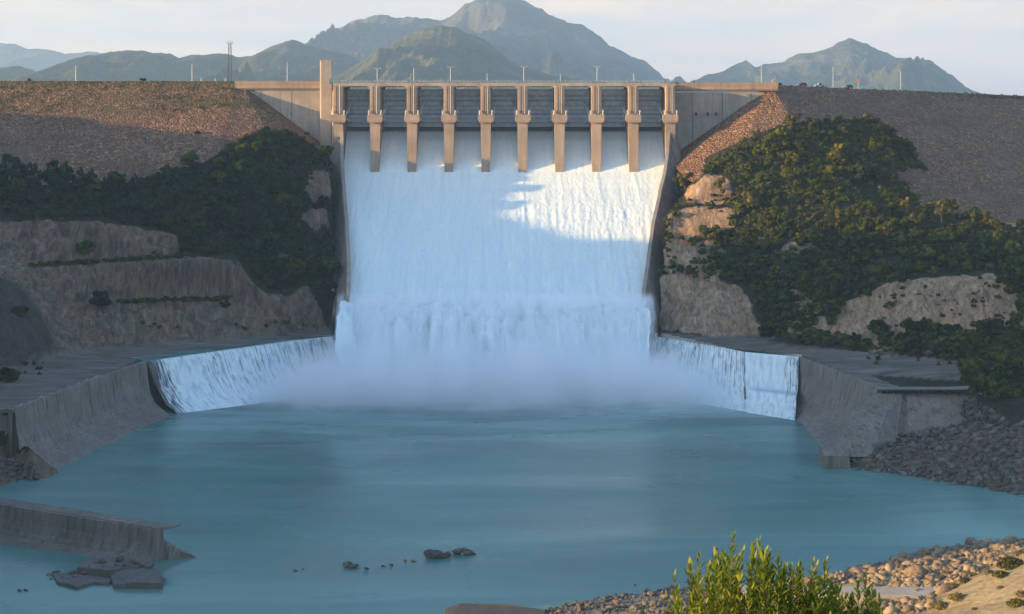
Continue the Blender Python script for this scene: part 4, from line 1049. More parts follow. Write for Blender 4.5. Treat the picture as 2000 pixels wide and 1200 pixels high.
# ------------------------------------------------------------------ small things on the crest
ORD = ['first','second','third','fourth','fifth','sixth','seventh','eighth','ninth','tenth']
def lamp(loc, h, style, label, rz=0):
    r = thing('street_lamp', label, 'street lamp', loc, rz, 'street lamps along the dam crest')
    b = MB(); b.box(-.22,.22,-.22,.22,-.1,.5)
    if style == 'mast':
        b.tube([(0,0,.4),(0,0,h*.6),(0,0,h)], [.17,.14,.10], 8); b.build('pole', M['lamp_steel'], r)
        b = MB(); b.prism([(-.28,-.2,h-.25),(.28,-.2,h-.25),(.28,.2,h-.25),(-.28,.2,h-.25)], [(-.15,-.12,h+.35),(.15,-.12,h+.35),(.15,.12,h+.35),(-.15,.12,h+.35)]); b.build('lamp_head', M['lamp_glass'], r)
    else:
        b.tube([(0,0,.4),(0,0,h*.6),(0,0,h*.88)], [.17,.14,.11], 8); b.build('pole', M['lamp_steel'], r)
        b = MB(); sg = [-1, 1] if style == 'double' else [-1]
        for s in sg: b.tube([(0,0,h*.86),(s*.12,0,h*.94),(s*.55,0,h*.995),(s*1.3,0,h)], [.11,.10,.09,.08], 6)
        b.build('arm', M['lamp_steel'], r)
        for s in sg:
            b = MB(); b.prism([(s*1.2,-.2,h-.16),(s*2.1,-.16,h-.12),(s*2.1,.16,h-.12),(s*1.2,.2,h-.16)], [(s*1.2,-.14,h+.12),(s*2.1,-.1,h+.08),(s*2.1,.1,h+.08),(s*1.2,.14,h+.12)]); b.build('lamp_head', M['lamp_glass'], r)
    return r

def car(loc, rz, paint, label, pickup=False):
    r = thing('parked_car', label, 'car', loc, rz, 'cars parked on the crest road')
    w = .9
    prof = [(-2.2,.45),(-2.25,.8),(-1.95,.98),(2.0,1.02),(2.2,.85),(2.2,.45)] if pickup else [(-2.2,.42),(-2.25,.78),(-1.3,.95),(1.9,1.0),(2.15,.9),(2.2,.42)]
    b = MB(); b.prism([(x,-w,z) for x,z in prof], [(x,w,z) for x,z in prof]); b.build('body', paint, r)
    c = [(-1.15,.96),(-.55,1.62),(.55,1.68),(.75,1.0)] if pickup else [(-1.25,.94),(-.6,1.5),(1.5,1.55),(2.0,.98)]
    b = MB(); b.prism([(x,-w*.86,z) for x,z in c], [(x,w*.86,z) for x,z in c]); b.build('cabin', paint, r)
    g = [(x*.93+.02,(z-.96)*.8+1.0) for x,z in c]
    for s in (-1,1):
        b = MB(); b.prism([(x,s*w*.865,z) for x,z in g], [(x,s*w*.885,z) for x,z in g]); b.build('side_window', M['car_glass'], r)
    for x in (-1.4,1.35):
        for s in (-1,1):
            b = MB(); b.tube([(x,s*.72,.34),(x,s*.92,.34)], .34, 14); b.build('wheel', M['tyre'], r)
    for s in (-1,1):
        b = MB(); b.box(-2.28,-2.2,s*.62-.18,s*.62+.18,.62,.8); b.build('headlight', M['car_lamp'], r)
    return r

def person(loc, rz, top, legs, label):
    """one continuous skinned body; shirt and hair are its children"""
    V = [(0,0,.95),(0,0,1.2),(0,0,1.42),(0,0,1.53),(0,-.01,1.64),(0,-.01,1.74), (.1,0,.9),(.11,-.02,.5),(.11,0,.09),(.12,-.14,.04), (-.1,0,.9),(-.11,.03,.5),(-.11,.05,.09),(-.12,-.09,.04),
         (.19,0,1.40),(.25,.02,1.12),(.24,-.08,.88),(.24,-.11,.79), (-.19,0,1.40),(-.25,.02,1.12),(-.24,-.06,.88),(-.24,-.09,.79)]
    E = [(0,1),(1,2),(2,3),(3,4),(4,5),(0,6),(6,7),(7,8),(8,9),(0,10),(10,11),(11,12),(12,13),(2,14),(14,15),(15,16),(16,17),(2,18),(18,19),(19,20),(20,21)]
    Rr = [.15,.14,.15,.055,.10,.075,.095,.065,.045,.035,.095,.065,.045,.035,.065,.045,.035,.03,.065,.045,.035,.03]
    me = bpy.data.meshes.new('person'); me.from_pydata(V, E, []); o = bpy.data.objects.new('person', me); COL.objects.link(o)
    sk = o.modifiers.new('skin', 'SKIN'); me.skin_vertices if me.skin_vertices else None
    if not me.skin_vertices:
        bm = bmesh.new(); bm.from_mesh(me); bm.verts.layers.skin.verify(); bm.to_mesh(me); bm.free()
    for i, v in enumerate(me.skin_vertices[0].data): v.radius = (Rr[i], Rr[i]*.8); v.use_root = (i == 0)
    dg = bpy.context.evaluated_depsgraph_get(); ev = bpy.data.meshes.new_from_object(o.evaluated_get(dg))
    o.modifiers.clear(); o.data = ev; ev.materials.clear(); ev.materials.append(M['skin'])
    o.location = loc; o.rotation_euler = (0,0,rz); tag(o, label, 'person', 'people standing behind the crest parapet', 'thing')
    b = MB(); b.loft([[(math.cos(t)*r*1.25, math.sin(t)*r*.95, z) for t in [2*math.pi*j/12 for j in range(12)]] for z, r in ((.88,.165),(1.0,.17),(1.2,.165),(1.4,.17),(1.47,.10))], True)
    for s in (-1,1): b.tube([(s*.17,0,1.40),(s*.25,.02,1.14)], [.085,.065], 8)
    b.build('shirt', top, o)
    b = MB()
    for s, yy in ((1,-.02),(-1,.03)): b.tube([(s*.09,0,.95),(s*.11,yy,.5),(s*.11,yy*1.2,.1)], [.125,.09,.075], 8)
    b.build('trousers', legs, o)
    b = MB(); b.loft([[(math.cos(t)*r, math.sin(t)*r+.015, z) for t in [2*math.pi*j/10 for j in range(10)]] for z, r in ((1.66,.10),(1.72,.105),(1.78,.08),(1.81,.02))], True); b.build('hair', M['hair'], o)
    return o

def build_props():
    M['red_paint'] = plain('dark_red_paint', (.10,.018,.016), .3, 0, .1); M['silver_paint'] = plain('silver_paint', (.30,.31,.33), .3, .3, .1); M['black_paint'] = plain('black_paint', (.02,.02,.022), .3, 0, .1)
    M['car_glass'] = plain('car_glass', (.02,.025,.03), .1, 0, .1); M['tyre'] = plain('tyre', (.015,.015,.015), .9); M['car_lamp'] = plain('car_lamp', (.7,.68,.6), .2, 0, .05)
    M['skin'] = plain('skin', (.30,.19,.13), .7, 0, .1); M['hair'] = plain('hair', (.02,.015,.012), .8)
    cl = {n: plain(n+'_cloth', c, .9, 0, .15) for n, c in {'white':(.62,.60,.56),'dark':(.03,.03,.04),'blue':(.06,.10,.22),'brown':(.16,.10,.06),'red':(.30,.05,.04)}.items()}
    M['sign_face'] = plain('sign_face', (.55,.20,.16), .6, 0, .15)
    # lamps on the deck and crest
    for i, (x, h, st) in enumerate(zip(PX, [0,8.6,8.4,9.4,5.6,9.6,5.3,9.6,5.4,5.6], ['','double','mast','double','mast','double','mast','double','mast','mast'])):
        if not h: continue
        lamp((x+.6, 969.8, 140.4), h, st, f'{"two-armed curved" if st=="double" else "slim straight"} lamp post on the bridge above the {ORD[i]} pier counted from the tall tower')
    for px, ytop, Y, z, st, lab in ((148,129,998,142.4,'mast','lone pale lamp post on the long grassy crest, the one farthest from the tower'), (375,126,998,142.3,'mast','pale lamp post on the grassy crest between the small dark bush and the lattice mast'),
            (561,124,995,140.9,'mast','pale lamp post behind the tan wall between lattice mast and tall tower'), (1487,130,996,140.0,'mast','lamp post behind the grey wall beside the small stone pillar'),
            (1627,132,1040,137.8,'mast','lamp post standing right behind the parked silver pickup'), (1759,137,1090,136.0,'single','lamp post with one curved arm on the bare crest, well past the round sign')):
        k = Y/F; h = (CAM-(ytop-HZ)*k) - z
        lamp(((px-1000)*k, Y, z), h, st, lab)
    # lattice mast
    X, Y = (449-1000)*998/F, 998.0
    r = thing('lattice_mast', 'tall dark lattice mast with a floodlight platform at its top on the crest', 'mast', (X, Y, 142.2))
    h = 21.0; b = MB()
    c = lambda i, z: ((1 if i in (0,3) else -1)*(.95-.35*z/h), (1 if i < 2 else -1)*(.95-.35*z/h), z)
    for i in range(4): b.bar(c(i,0), c(i,h), .20)
    for j in range(10):
        z0, z1 = j*h/10, (j+1)*h/10
        for i in range(4):
            b.bar(c(i,z0), c((i+1)%4,z1), .09); b.bar(c(i,z1), c((i+1)%4,z1), .10)
    b.build('lattice_frame', M['mast'], r)
    b = MB(); b.box(-1.5,1.5,-1.2,1.2,h,h+.15)
    for q in ((-1.5,-1.2,1.5,-1.2),(1.5,-1.2,1.5,1.2),(1.5,1.2,-1.5,1.2),(-1.5,1.2,-1.5,-1.2)): b.bar((q[0],q[1],h+.9),(q[2],q[3],h+.9),.08); b.bar((q[0],q[1],h),(q[0],q[1],h+.9),.08)
    b.build('platform', M['mast'], r)
    for x in (-1.1,-.35,.35,1.1):
        b = MB(); b.prism([(x-.28,-1.35,h+.9),(x+.28,-1.35,h+.9),(x+.28,-1.35,h+1.5),(x-.28,-1.35,h+1.5)], [(x-.18,-.95,h+1.0),(x+.18,-.95,h+1.0),(x+.18,-.95,h+1.4),(x-.18,-.95,h+1.4)]); b.build('floodlight', M['lamp_steel'], r)
    # cars
    for px, Y, z, rz, mt, lab, pk in ((1576,1024,138.9,.5,'red_paint','dark red car parked on the crest road nearest to the small stone pillar',False), (1610,1036,138.5,3.5,'silver_paint','silver pickup with a dark cab parked on the crest beside a lamp post',True), (1667,1062,137.5,.7,'black_paint','small black car on the crest road half hidden beside the round sign',False)):
        q = (px-1000)/F; tt = (150-996*q)/(156*q-180); e = Vector((150+180*tt-.655*3.6, 996+156*tt+.755*3.6, 139.8-5.4*tt+.05))
        c = car(e, rz, M[mt], lab, pk); c.scale = (1.3,1.3,1.45)
    # stone pillar and sign
    r = thing('stone_pillar', 'small sunlit stone pillar at the end of the grey wall', 'pillar', ((1510-1000)*.2845, 994.5, 139.6))
    b = MB(); b.cbox(-.75,.75,-.75,.75,-.5,3.0,.1); b.build('shaft', M['conc'], r); b = MB(); b.prism([(-.95,-.95,3.0),(.95,-.95,3.0),(.95,.95,3.0),(-.95,.95,3.0)],[(-.5,-.5,3.6),(.5,-.5,3.6),(.5,.5,3.6),(-.5,.5,3.6)]); b.build('cap', M['conc'], r)
    Y = 1058; X = (1676-1000)*Y/F
    r = thing('road_sign', 'faded round red sign on a thin post below the crest road', 'sign', (X, Y, 132.5))
    b = MB(); b.tube([(0,0,-1),(0,0,10.0)], .13, 8); b.build('post', M['lamp_steel'], r); b = MB(); b.tube([(0,-.22,10.6),(0,-.14,10.6)], .95, 18); b.build('disc', M['sign_face'], r)
    # marker posts
    for px, lab in ((393,'short white marker post on the crest just right of a lamp post'),(420,'short white marker post on the crest midway between lamp post and lattice mast'),(440,'short white marker post at the foot of the lattice mast')):
        r = thing('marker_post', lab, 'marker post', ((px-1000)*990.5/F, 990.5, 142.2), 0, 'white marker posts on the crest'); b = MB(); b.tube([(0,0,-.2),(0,0,1.5)], .16, 8); b.build('shaft', M['lamp_steel'], r); b = MB(); b.tube([(0,0,1.5),(0,0,1.62)], .2, 8); b.build('cap', M['car_lamp'], r)
    # people behind the parapet
    for px, Y, top, legs, lab in ((1381,987,'dark','dark','person in dark clothes standing nearest the gates behind the parapet'),(1386,987,'white','brown','person in a white top standing between two companions at the parapet'),(1391,987,'brown','dark','person in a brown top at the end of the group of three'),
            (1413,987,'dark','blue','person in dark top beside one in blue at the parapet'),(1417,987,'blue','dark','person in a blue top beside one in dark at the parapet'),(1434,987,'white','white','person all in white standing beside the red top'),(1439,987,'red','white','person in a red top standing beside someone all in white'),
            (1356,972,'dark','dark','person in dark clothes alone on the bridge over the last gate')):
        z = 139.9 if px > 1370 else 140.5
        person(((px-1000)*Y/F, Y, z), random.uniform(-1,1), cl[top], cl[legs], lab)
# ------------------------------------------------------------------ plants
def quads(c, nrm, size, rng, aspect=1.0):
    """one quad per centre, facing roughly along nrm"""
    n = len(c)
    nrm = nrm/np.maximum(np.linalg.norm(nrm, axis=1, keepdims=True), 1e-6)
    a = rng.normal(size=(n,3)); u = np.cross(nrm, a); u /= np.maximum(np.linalg.norm(u, axis=1, keepdims=True), 1e-6); w = np.cross(nrm, u)
    s = (size*rng.uniform(.6,1.35,n))[:,None]
    v = np.stack([c-u*s*aspect-w*s*.55, c+u*s*.25*aspect-w*s*.75, c+u*s*aspect+w*s*.45, c-u*s*.2*aspect+w*s*.85], 1).reshape(-1,3)
    return v, np.arange(n*4).reshape(n,4)

def crown(rng, h0, h1, rx, nclump, nleaf, size, flat=.8, spread=1.0):
    size *= 1.25
    cz = (h0+h1)/2; hz = (h1-h0)/2
    C = []
    while len(C) < nclump:
        p = rng.uniform(-1,1,3)
        if .25 < np.linalg.norm(p) < 1: C.append(p)
    C = np.array(C)*[rx, rx, hz*.9]; C[:,2] += cz
    rad = rng.uniform(.26,.46,nclump)*rx*spread
    i = rng.integers(0, nclump, nleaf)
    d = rng.normal(size=(nleaf,3)); d /= np.linalg.norm(d, axis=1, keepdims=True)
    r = rng.uniform(.45,1.0,nleaf)**.6
    p = C[i]+d*(rad[i]*r)[:,None]*[1,1,flat]
    v, f = quads(p, d*1.8+rng.normal(size=(nleaf,3))*.45+[0,0,.3], np.full(nleaf,size), rng)
    ct = rng.uniform(0,1,nclump); t = np.clip(ct[i]*.6+rng.uniform(0,1,nleaf)*.4, 0, 1)
    return v, f, np.repeat(t, 4)

def trunk_mb(rng, h, r0, top, nlimb, rx):
    b = MB(); lean = rng.uniform(-.25,.25,2)
    b.tube([(0,0,-.6),(lean[0]*.3,lean[1]*.3,h*.5),(lean[0],lean[1],h)], [r0,r0*.75,r0*.55], 7)
    for k in range(nlimb):
        a = k*2*math.pi/nlimb+rng.uniform(-.4,.4); q = rng.uniform(.35,.7)
        b.tube([(lean[0]*.8,lean[1]*.8,h*rng.uniform(.6,.95)),(math.cos(a)*rx*q*.5,math.sin(a)*rx*q*.5,h+(top-h)*.35),(math.cos(a)*rx*q,math.sin(a)*rx*q,h+(top-h)*.7)], [r0*.5,r0*.32,r0*.12], 5)
    return b

def hitv(T, px, py, k0, k1, n=240):
    ks = np.linspace(k0, k1, n)[None]; px = np.asarray(px,float)[:,None]; py = np.asarray(py,float)[:,None]
    X = (px-1000)*ks; Y = F*ks+0*px; Z = CAM-(py-HZ)*ks
    m = T.h(X, Y) >= Z; j = np.where(m.any(1), m.argmax(1), n-1); r = np.arange(len(px))
    return np.stack([X[r,j], Y[r,j], T.h(X[r,j], Y[r,j])], -1), m.any(1)

VL = [(0,345),(130,362),(265,362),(300,350),(400,322),(460,282),(520,255),(590,268),(628,295),(645,330),(650,420),(650,560),(645,612),(622,585),(602,550),(548,575),(520,566),(482,535),(462,502),(354,495),(345,457),(190,426),(100,428),(0,426)]
VR = [(1278,520),(1285,440),(1312,392),(1385,320),(1445,278),(1540,234),(1640,228),(1725,232),(1772,262),(1795,300),(1795,345),(1840,398),(1900,425),(2000,440),(2000,775),(1960,782),(1925,782),(1898,775),(1888,745),(1870,705),(1700,685),(1600,683),(1530,668),(1494,652),(1472,592),(1440,550),(1290,545)]

def sample(poly, holes, n, rng):
    x = [p[0] for p in poly]; y = [p[1] for p in poly]
    P_ = np.stack([rng.uniform(min(x),max(x),n*6), rng.uniform(min(y),max(y),n*6)], -1)
    ok = in_poly(P_[:,0], P_[:,1], poly)
    jx = vfbm(P_[:,0]/22, P_[:,1]/22, 3, .6, 101)*26; jy = vfbm(P_[:,0]/22, P_[:,1]/22, 3, .6, 103)*20
    for h in holes: ok &= ~in_poly(P_[:,0]+jx, P_[:,1]+jy, h)
    return P_[ok][:n]

def scatter_mesh(name, protos, pts, scale, rng, zsq=1.0, tintvar=.5):
    V, Fc, Tn = [], [], []; base = 0
    for p, s in zip(pts, scale):
        v, f, t = protos[rng.integers(len(protos))]
        a = rng.uniform(0, 2*math.pi); c, sn = math.cos(a), math.sin(a)
        q = v*[s, s, s*zsq]; q = np.stack([q[:,0]*c-q[:,1]*sn, q[:,0]*sn+q[:,1]*c, q[:,2]], -1)+p
        V.append(q); Fc.append(f+base); base += len(v); Tn.append(np.clip(t*(1-tintvar)+rng.uniform(0,1)*tintvar, 0, 1))
    return raw_mesh(name, np.concatenate(V), np.concatenate(Fc), False, {'tint': np.concatenate(Tn)})

def build_plants():
    rng = np.random.default_rng(21)
    # -- prototypes of single trees: (trunk mesh, crown mesh)
    def proto(kind, i, mat, bark):
        if kind == 'round':
            h, rx, top = 2.4, 3.2, 6.6; v, f, t = crown(rng, 1.4, top, rx, 15, 1000, .42, .8)
        elif kind == 'tall':
            h, rx, top = 7.0, 3.1, 15.0; v, f, t = crown(rng, 3.4, top, rx, 24, 1300, .48, .95, 1.0)
        elif kind == 'slender':
            h, rx, top = 3.2, 1.7, 8.6; v, f, t = crown(rng, 2.0, top, rx, 13, 700, .38, .95, 1.1)
        else:
            h, rx, top = 1.0, 2.3, 3.6; v, f, t = crown(rng, .4, top, rx, 13, 700, .36, .75)
        cm = raw_mesh('crown', v, f, False, {'tint': t}); cm.materials.append(M[mat])
        tm = trunk_mb(rng, h, .16 if kind != 'tall' else .26, top, 4 if kind != 'shrub' else 3, rx).mesh('trunk', True); tm.materials.append(M[bark])
        return tm, cm
    PR = {}
    for kind, mat, bark, key in (('round','leaf','bark','green'),('round','leaf_olive','bark','olive'),('round','leaf_dark','bark','dark'),('tall','leaf_dark','bark_pale','tall'),('slender','leaf_olive','bark','slender'),('shrub','leaf','bark','shrub'),('shrub','leaf_dark','bark','darkshrub'),('shrub','leaf_olive','bark','oliveshrub')):
        PR[key] = [proto(kind, i, mat, bark) for i in range(3)]
    NAME = {'green':'tree','olive':'tree','dark':'tree','tall':'tree','slender':'tree','shrub':'shrub','darkshrub':'shrub','oliveshrub':'shrub'}
    CAT = {'tree':'tree','shrub':'shrub'}
    def plant(key, loc, s, label, group=None):
        tm, cm = PR[key][rng.integers(3)]
        r = thing(NAME[key], label, CAT[NAME[key]], tuple(loc), float(rng.uniform(0,6.28)), group); r.scale = (s*rng.uniform(.9,1.15), s*rng.uniform(.9,1.15), s)
        link('trunk', tm, None, r); link('crown', cm, None, r); return r
    # -- single ones with a place of their own
    one = [('L',165,505,'shrub',1.9,'dark bush standing alone on the upper rock bench of the stepped cliff'),('L',195,602,'darkshrub',2.2,'dark spreading bush in the gully between the two lower rock faces'),('L',40,625,'shrub',1.6,'low bush on the dark rock knoll at the foot of the stepped cliff'),
           ('L',440,600,'shrub',.8,'small bush at the far end of the lower rock bench'),('L',350,505,'shrub',1.0,'bush at the tip of the upper rock bench under the forest edge'),('L',15,745,'darkshrub',1.7,'dark bush on the flat apron at the foot of the knoll'),
           ('R',1900,765,'dark',1.35,'big dark bushy tree overhanging the corner of the flat apron'),('R',1545,262,'slender',1.0,'tree sticking up at the near edge of the hilltop wood'),('R',1862,452,'olive',.9,'sunlit yellowish tree alone at the shadow edge before the rock bank'),
           ('R',1930,447,'olive',.75,'sunlit tree next to the picture edge below the rock bank, shorter of the pair'),('R',1995,452,'olive',.95,'sunlit tree at the very edge of the view below the rock bank'),('R',1715,660,'dark',1.2,'dark tree in front of the long grey cliff, left one of the clump'),
           ('R',1775,655,'dark',1.1,'dark tree in front of the long grey cliff, middle of the clump'),('R',1840,660,'darkshrub',1.7,'wide dark bush in front of the long grey cliff beside the apron'),('R',1285,455,'green',1.0,'tree leaning over the spillway wall beside the sunlit crag'),
           ('R',1320,425,'shrub',1.0,'bush on the ledge above the broad sunlit rock face'),('R',1500,660,'darkshrub',1.5,'dark bush at the lower corner of the bare rock slab')]
    for side, px, py, key, s, lab in one:
        p, ok = hitv(TL if side == 'L' else TR, [px], [py], .17, .285); plant(key, p[0]-[0,0,.3], s, lab)
    for k in range(30):
        px = 4+k*8.9+rng.uniform(-4,4); p, ok = hitv(TL, [px], [350+ (k%3)*9], .2, .27); plant('tall', p[0]-[0,0,rng.uniform(.5,3.5)], rng.uniform(.72,1.1)*(1.1 if k < 16 else .72), 'tall dark tree with a pale trunk in the row below the rock bank', 'row of tall pale-trunked trees below the rock bank')
    for px, lab in ((57,'tiny dark bush on the crest at the grassy end'),(280,'small round dark bush standing alone on the crest'),(1524,'low bush beside the small stone pillar on the crest')):
        Y = 991.5 if px < 1000 else 998; plant('darkshrub', ((px-1000)*Y/F, Y, 142.1 if px < 1000 else 139.7), .5 if px != 280 else .6, lab)
    for px, py, lab in ((385,262,'dark bush growing out of the rockfill above the forest edge'),(600,265,'bush against the foot of the tan wall')):
        plant('darkshrub', P(px,py,.2685 if px<500 else .2735), .6, lab)
    # -- woods: the trees one can tell apart
    hl = [ROCK_L2[0], ROCK_L2[1]]
    for side, T, poly, holes, n in (('L', TL, VL, hl, 85), ('R', TR, VR, ROCK_R, 165)):
        s = sample(poly, holes, n, rng); pts, ok = hitv(T, s[:,0], s[:,1], .18, .285)
        for (px, py), p, o in zip(s, pts, ok):
            if not o: continue
            if side == 'L':
                hi = py < 330 and px > 380
                key = rng.choice(['green','olive','oliveshrub'] if hi else ['dark','dark','darkshrub','green'])  # sunlit zone takes golden leaves, shaded zone dark ones: light put into colour
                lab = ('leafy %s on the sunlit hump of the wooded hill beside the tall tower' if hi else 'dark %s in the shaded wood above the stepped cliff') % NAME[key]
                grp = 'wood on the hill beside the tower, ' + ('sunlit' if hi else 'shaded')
            else:
                hi = py < 455; top = py < 300
                key = rng.choice(['green','olive','olive','oliveshrub','slender','shrub'] if hi else ['dark','green','green','darkshrub','shrub'])  # same here: olive crowns for the lit slope, darker ones below the shadow edge
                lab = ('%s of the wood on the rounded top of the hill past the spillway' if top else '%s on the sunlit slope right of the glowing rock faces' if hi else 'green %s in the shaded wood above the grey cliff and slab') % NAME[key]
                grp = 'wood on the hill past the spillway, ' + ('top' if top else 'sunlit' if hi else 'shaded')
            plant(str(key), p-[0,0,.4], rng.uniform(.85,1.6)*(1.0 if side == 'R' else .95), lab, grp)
    # -- undergrowth between them
    lo = []
    for i in range(6):
        v, f, t = crown(rng, .1, 2.4, 1.7, 8, 190, .34, .75, 1.1); lo.append((v, f, t))
    for T, poly, holes, n, mat in ((TL, VL, hl, 1500, 'leaf_dark'), (TR, VR, ROCK_R, 2500, 'leaf')):
        s = sample(poly, holes, n, rng); pts, ok = hitv(T, s[:,0], s[:,1], .18, .285); pts = pts[ok]
        me = scatter_mesh('undergrowth', lo, pts-[0,0,.25], rng.uniform(.55,1.45,len(pts)), rng, .95)
        o = struct('undergrowth', me, M[mat], 'stuff')
    # tufts on rock benches, cliffs and the aprons
    spots = []
    for (x0,y0,x1,y1,n) in ((60,521,350,503,240),(225,593,450,587,200),(240,640,600,640,14),(0,432,190,432,18),(1640,600,1980,640,24),(1700,560,1960,600,26),(1700,690,1900,715,16),(1560,660,1700,680,24),(0,690,90,735,10),(1990,690,1890,770,16),(480,545,620,580,12),(1285,500,1390,530,12),(1300,410,1430,405,12),(1340,392,1430,390,8)):
        for _ in range(n):
            q = rng.uniform(); spots.append((x0+(x1-x0)*q+rng.normal()*4, y0+(y1-y0)*(q if n > 150 else rng.uniform())+rng.normal()*(1.5 if n > 150 else 3)))
    spots = np.array(spots); L_ = spots[:,0] < 1000
    pts = np.concatenate([hitv(TL, *spots[L_].T, .17, .285)[0], hitv(TR, *spots[~L_].T, .17, .285)[0]])
    struct('undergrowth', scatter_mesh('undergrowth', lo, pts-[0,0,.2], rng.uniform(.25,.85,len(pts)), rng, .9), M['leaf'], 'stuff')
    # grass on the embankment top
    gp = []
    for _ in range(900):
        d = rng.uniform(0,17)**1.0; gp.append((rng.uniform(-290,-150), 990-1.75*d-.2, 142.1-d))
    for _ in range(500):
        q = rng.uniform(); d = rng.uniform(0,3); gp.append((143+187*q+1.15*d, 993+159*q-1.3*d, 140-5.6*q-d+.1))
    tuft = []
    for i in range(4):
        n = 26; c = rng.normal(size=(n,3))*[.35,.35,.12]+[0,0,.25]; v, f = quads(c, rng.normal(size=(n,3))*[1,1,.2], np.full(n,.26), rng, .5); tuft.append((v, f, np.repeat(rng.uniform(0,1,n),4)))
    struct('grass', scatter_mesh('grass', tuft, np.array(gp), rng.uniform(.5,1.3,len(gp)), rng), M['leaf_olive'], 'stuff')

    # -- the oleander-like shrub close to the camera
    def sprays(name, label, prof, n, seed, ymin, ymax, hmin):
        rg = np.random.default_rng(seed); sb = MB(); LV, LF, LT = [], [], []; base = 0
        px0, px1 = prof[0][0], prof[-1][0]
        for i in range(n):
            px = rg.uniform(px0, px1); Y = rg.uniform(ymin, ymax); k = Y/F
            ytop = np.interp(px, [p[0] for p in prof], [p[1] for p in prof]) + abs(rg.normal())*44 + 4
            if i < len(prof): px, ytop = prof[i]
            tip = Vector(P(px, ytop, k)); cx = (px0+px1)/2
            bx = (cx+(px-cx)*.72-1000)*k; root = Vector((bx+rg.normal()*.05, Y+rg.normal()*.12, float(TS.h(bx, Y))-.05))
            mid = root.lerp(tip, .55)+Vector((rg.normal()*.07, rg.normal()*.07, 0))
            pts = [root.lerp(mid, t)*(1-t)+mid.lerp(tip, t)*t for t in np.linspace(0,1,9)]
            sb.tube(pts, list(np.linspace(.012,.0035,9)), 5, False)
            L0 = (tip-root).length; shoots = [(root, mid, tip, .5, L0)]
            for w_ in range(3):
                tw = rg.uniform(.35,.88); q0 = root.lerp(mid, tw)*(1-tw)+mid.lerp(tip, tw)*tw; ln_ = L0*rg.uniform(.07,.17)
                dv = Vector((rg.normal()*.5, rg.normal()*.5, 1.0)).normalized()*ln_; e0 = q0+dv+Vector((0,0,ln_*.12)); m0 = q0+dv*.5+Vector((dv.x*.12,dv.y*.12,-.01))
                if proj(np.array(e0[:]))[1] > np.interp(proj(np.array(e0[:]))[0], [p[0] for p in prof], [p[1] for p in prof])+4:
                    sb.tube([q0, m0, e0], [.005,.004,.0025], 5, False); shoots.append((q0, m0, e0, .9, ln_))
            for root, mid, tip, part_, L in shoots:
              nl = max(4, int(L*part_/.026))
              for j in range(nl):
                t = 1-part_*(j+rg.uniform(0,.8))/nl; q = root.lerp(mid, t)*(1-t)+mid.lerp(tip, t)*t
                ax = (mid.lerp(tip, t)-root.lerp(mid, t)).normalized(); a = j*2.4+rg.uniform(-.5,.5)
                u = ax.orthogonal().normalized(); w = ax.cross(u); out = u*math.cos(a)+w*math.sin(a)
                el = rg.uniform(.35,1.05) if t < .96 else rg.uniform(.1,.35)
                d = (ax*math.cos(el)+out*math.sin(el)).normalized(); sd = d.cross(out).normalized(); nn = sd.cross(d).normalized()
                ln = rg.uniform(.075,.145)*(1.0 if t < .97 else .8); wd = ln*rg.uniform(.13,.19)
                b0 = q+out*.006
                P5 = [b0, b0+d*ln*.35+sd*wd-nn*.004, b0+d*ln, b0+d*ln*.35-sd*wd-nn*.004, b0+d*ln*.7+sd*wd*.7, b0+d*ln*.7-sd*wd*.7, b0+d*ln*.35+nn*.003, b0+d*ln*.7+nn*.003]
                LV += [tuple(p) for p in P5]; LF += [tuple(base+i for i in fc) for fc in ((0,1,6),(0,6,3),(1,4,7,6),(6,7,5,3),(4,2,7),(7,2,5))]; base += 8
                LT += [float(np.clip(.20+.42*t*rg.uniform(.5,1.2)+rg.normal()*.2 + (.5 if rg.uniform() < .06 else 0), 0, 1))]*8
        c = thing(name, label, 'shrub', (0,0,0)); lo_ = Vector(((px0+px1)/2-1000, 0, 0))*(ymin/F); c.location = (lo_.x, (ymin+ymax)/2, float(TS.h(lo_.x, (ymin+ymax)/2)))
        inv = Matrix.Translation(-c.location)
        me = sb.mesh('stem', True); me.transform(inv); link('stem', me, M['stem'], c)
        me = raw_mesh('foliage', LV, LF, True, {'tint': LT}); me.transform(inv); link('foliage', me, M['leaf_bright'], c)
    sprays('leafy_shrub', 'large bright green shrub with narrow upright leaves in the near corner over the slope', [(1318,1128),(1345,1104),(1365,1088),(1385,1106),(1398,1074),(1415,1088),(1432,1050),(1450,1082),(1470,1064),(1482,1058),(1502,1082),(1520,1090),(1535,1112)], 60, 5, 18.6, 20.6, 1)
    sprays('leafy_shrub', 'smaller leafy green shrub between the large bright one and the concrete block', [(1530,1122),(1545,1108),(1563,1103),(1588,1098),(1612,1096),(1625,1135),(1640,1150)], 34, 6, 18.9, 20.4, 1)
    sprays('leafy_shrub', 'lone leafy sprigs rising in front of the pale concrete block', [(1660,1168),(1676,1140),(1690,1134),(1708,1158),(1716,1176)], 16, 7, 19.0, 20.2, 1)
    # tufts of grass and low scrub on the sandy spur
    gb = []
    for i in range(3):
        n = 420; a = rng.uniform(0,6.28,n); r = rng.uniform(0,1,n)**.6*1.1; h = rng.uniform(.2,1.0,n)*(1.25-r*.5)
        c = np.stack([np.cos(a)*r, np.sin(a)*r, h], -1); v, f = quads(c, np.stack([np.cos(a), np.sin(a), rng.normal(size=n)*.3], -1)+rng.normal(size=(n,3))*.4, np.full(n,.17), rng, .55)
        m = raw_mesh('foliage', v, f, False, {'tint': np.repeat(rng.uniform(0,1,n),4)}); m.materials.append(M['grass_dry'])
        m2 = raw_mesh('foliage', v, f, False, {'tint': np.repeat(rng.uniform(0,1,n),4)}); m2.materials.append(M['leaf_olive'])
        sb = MB()
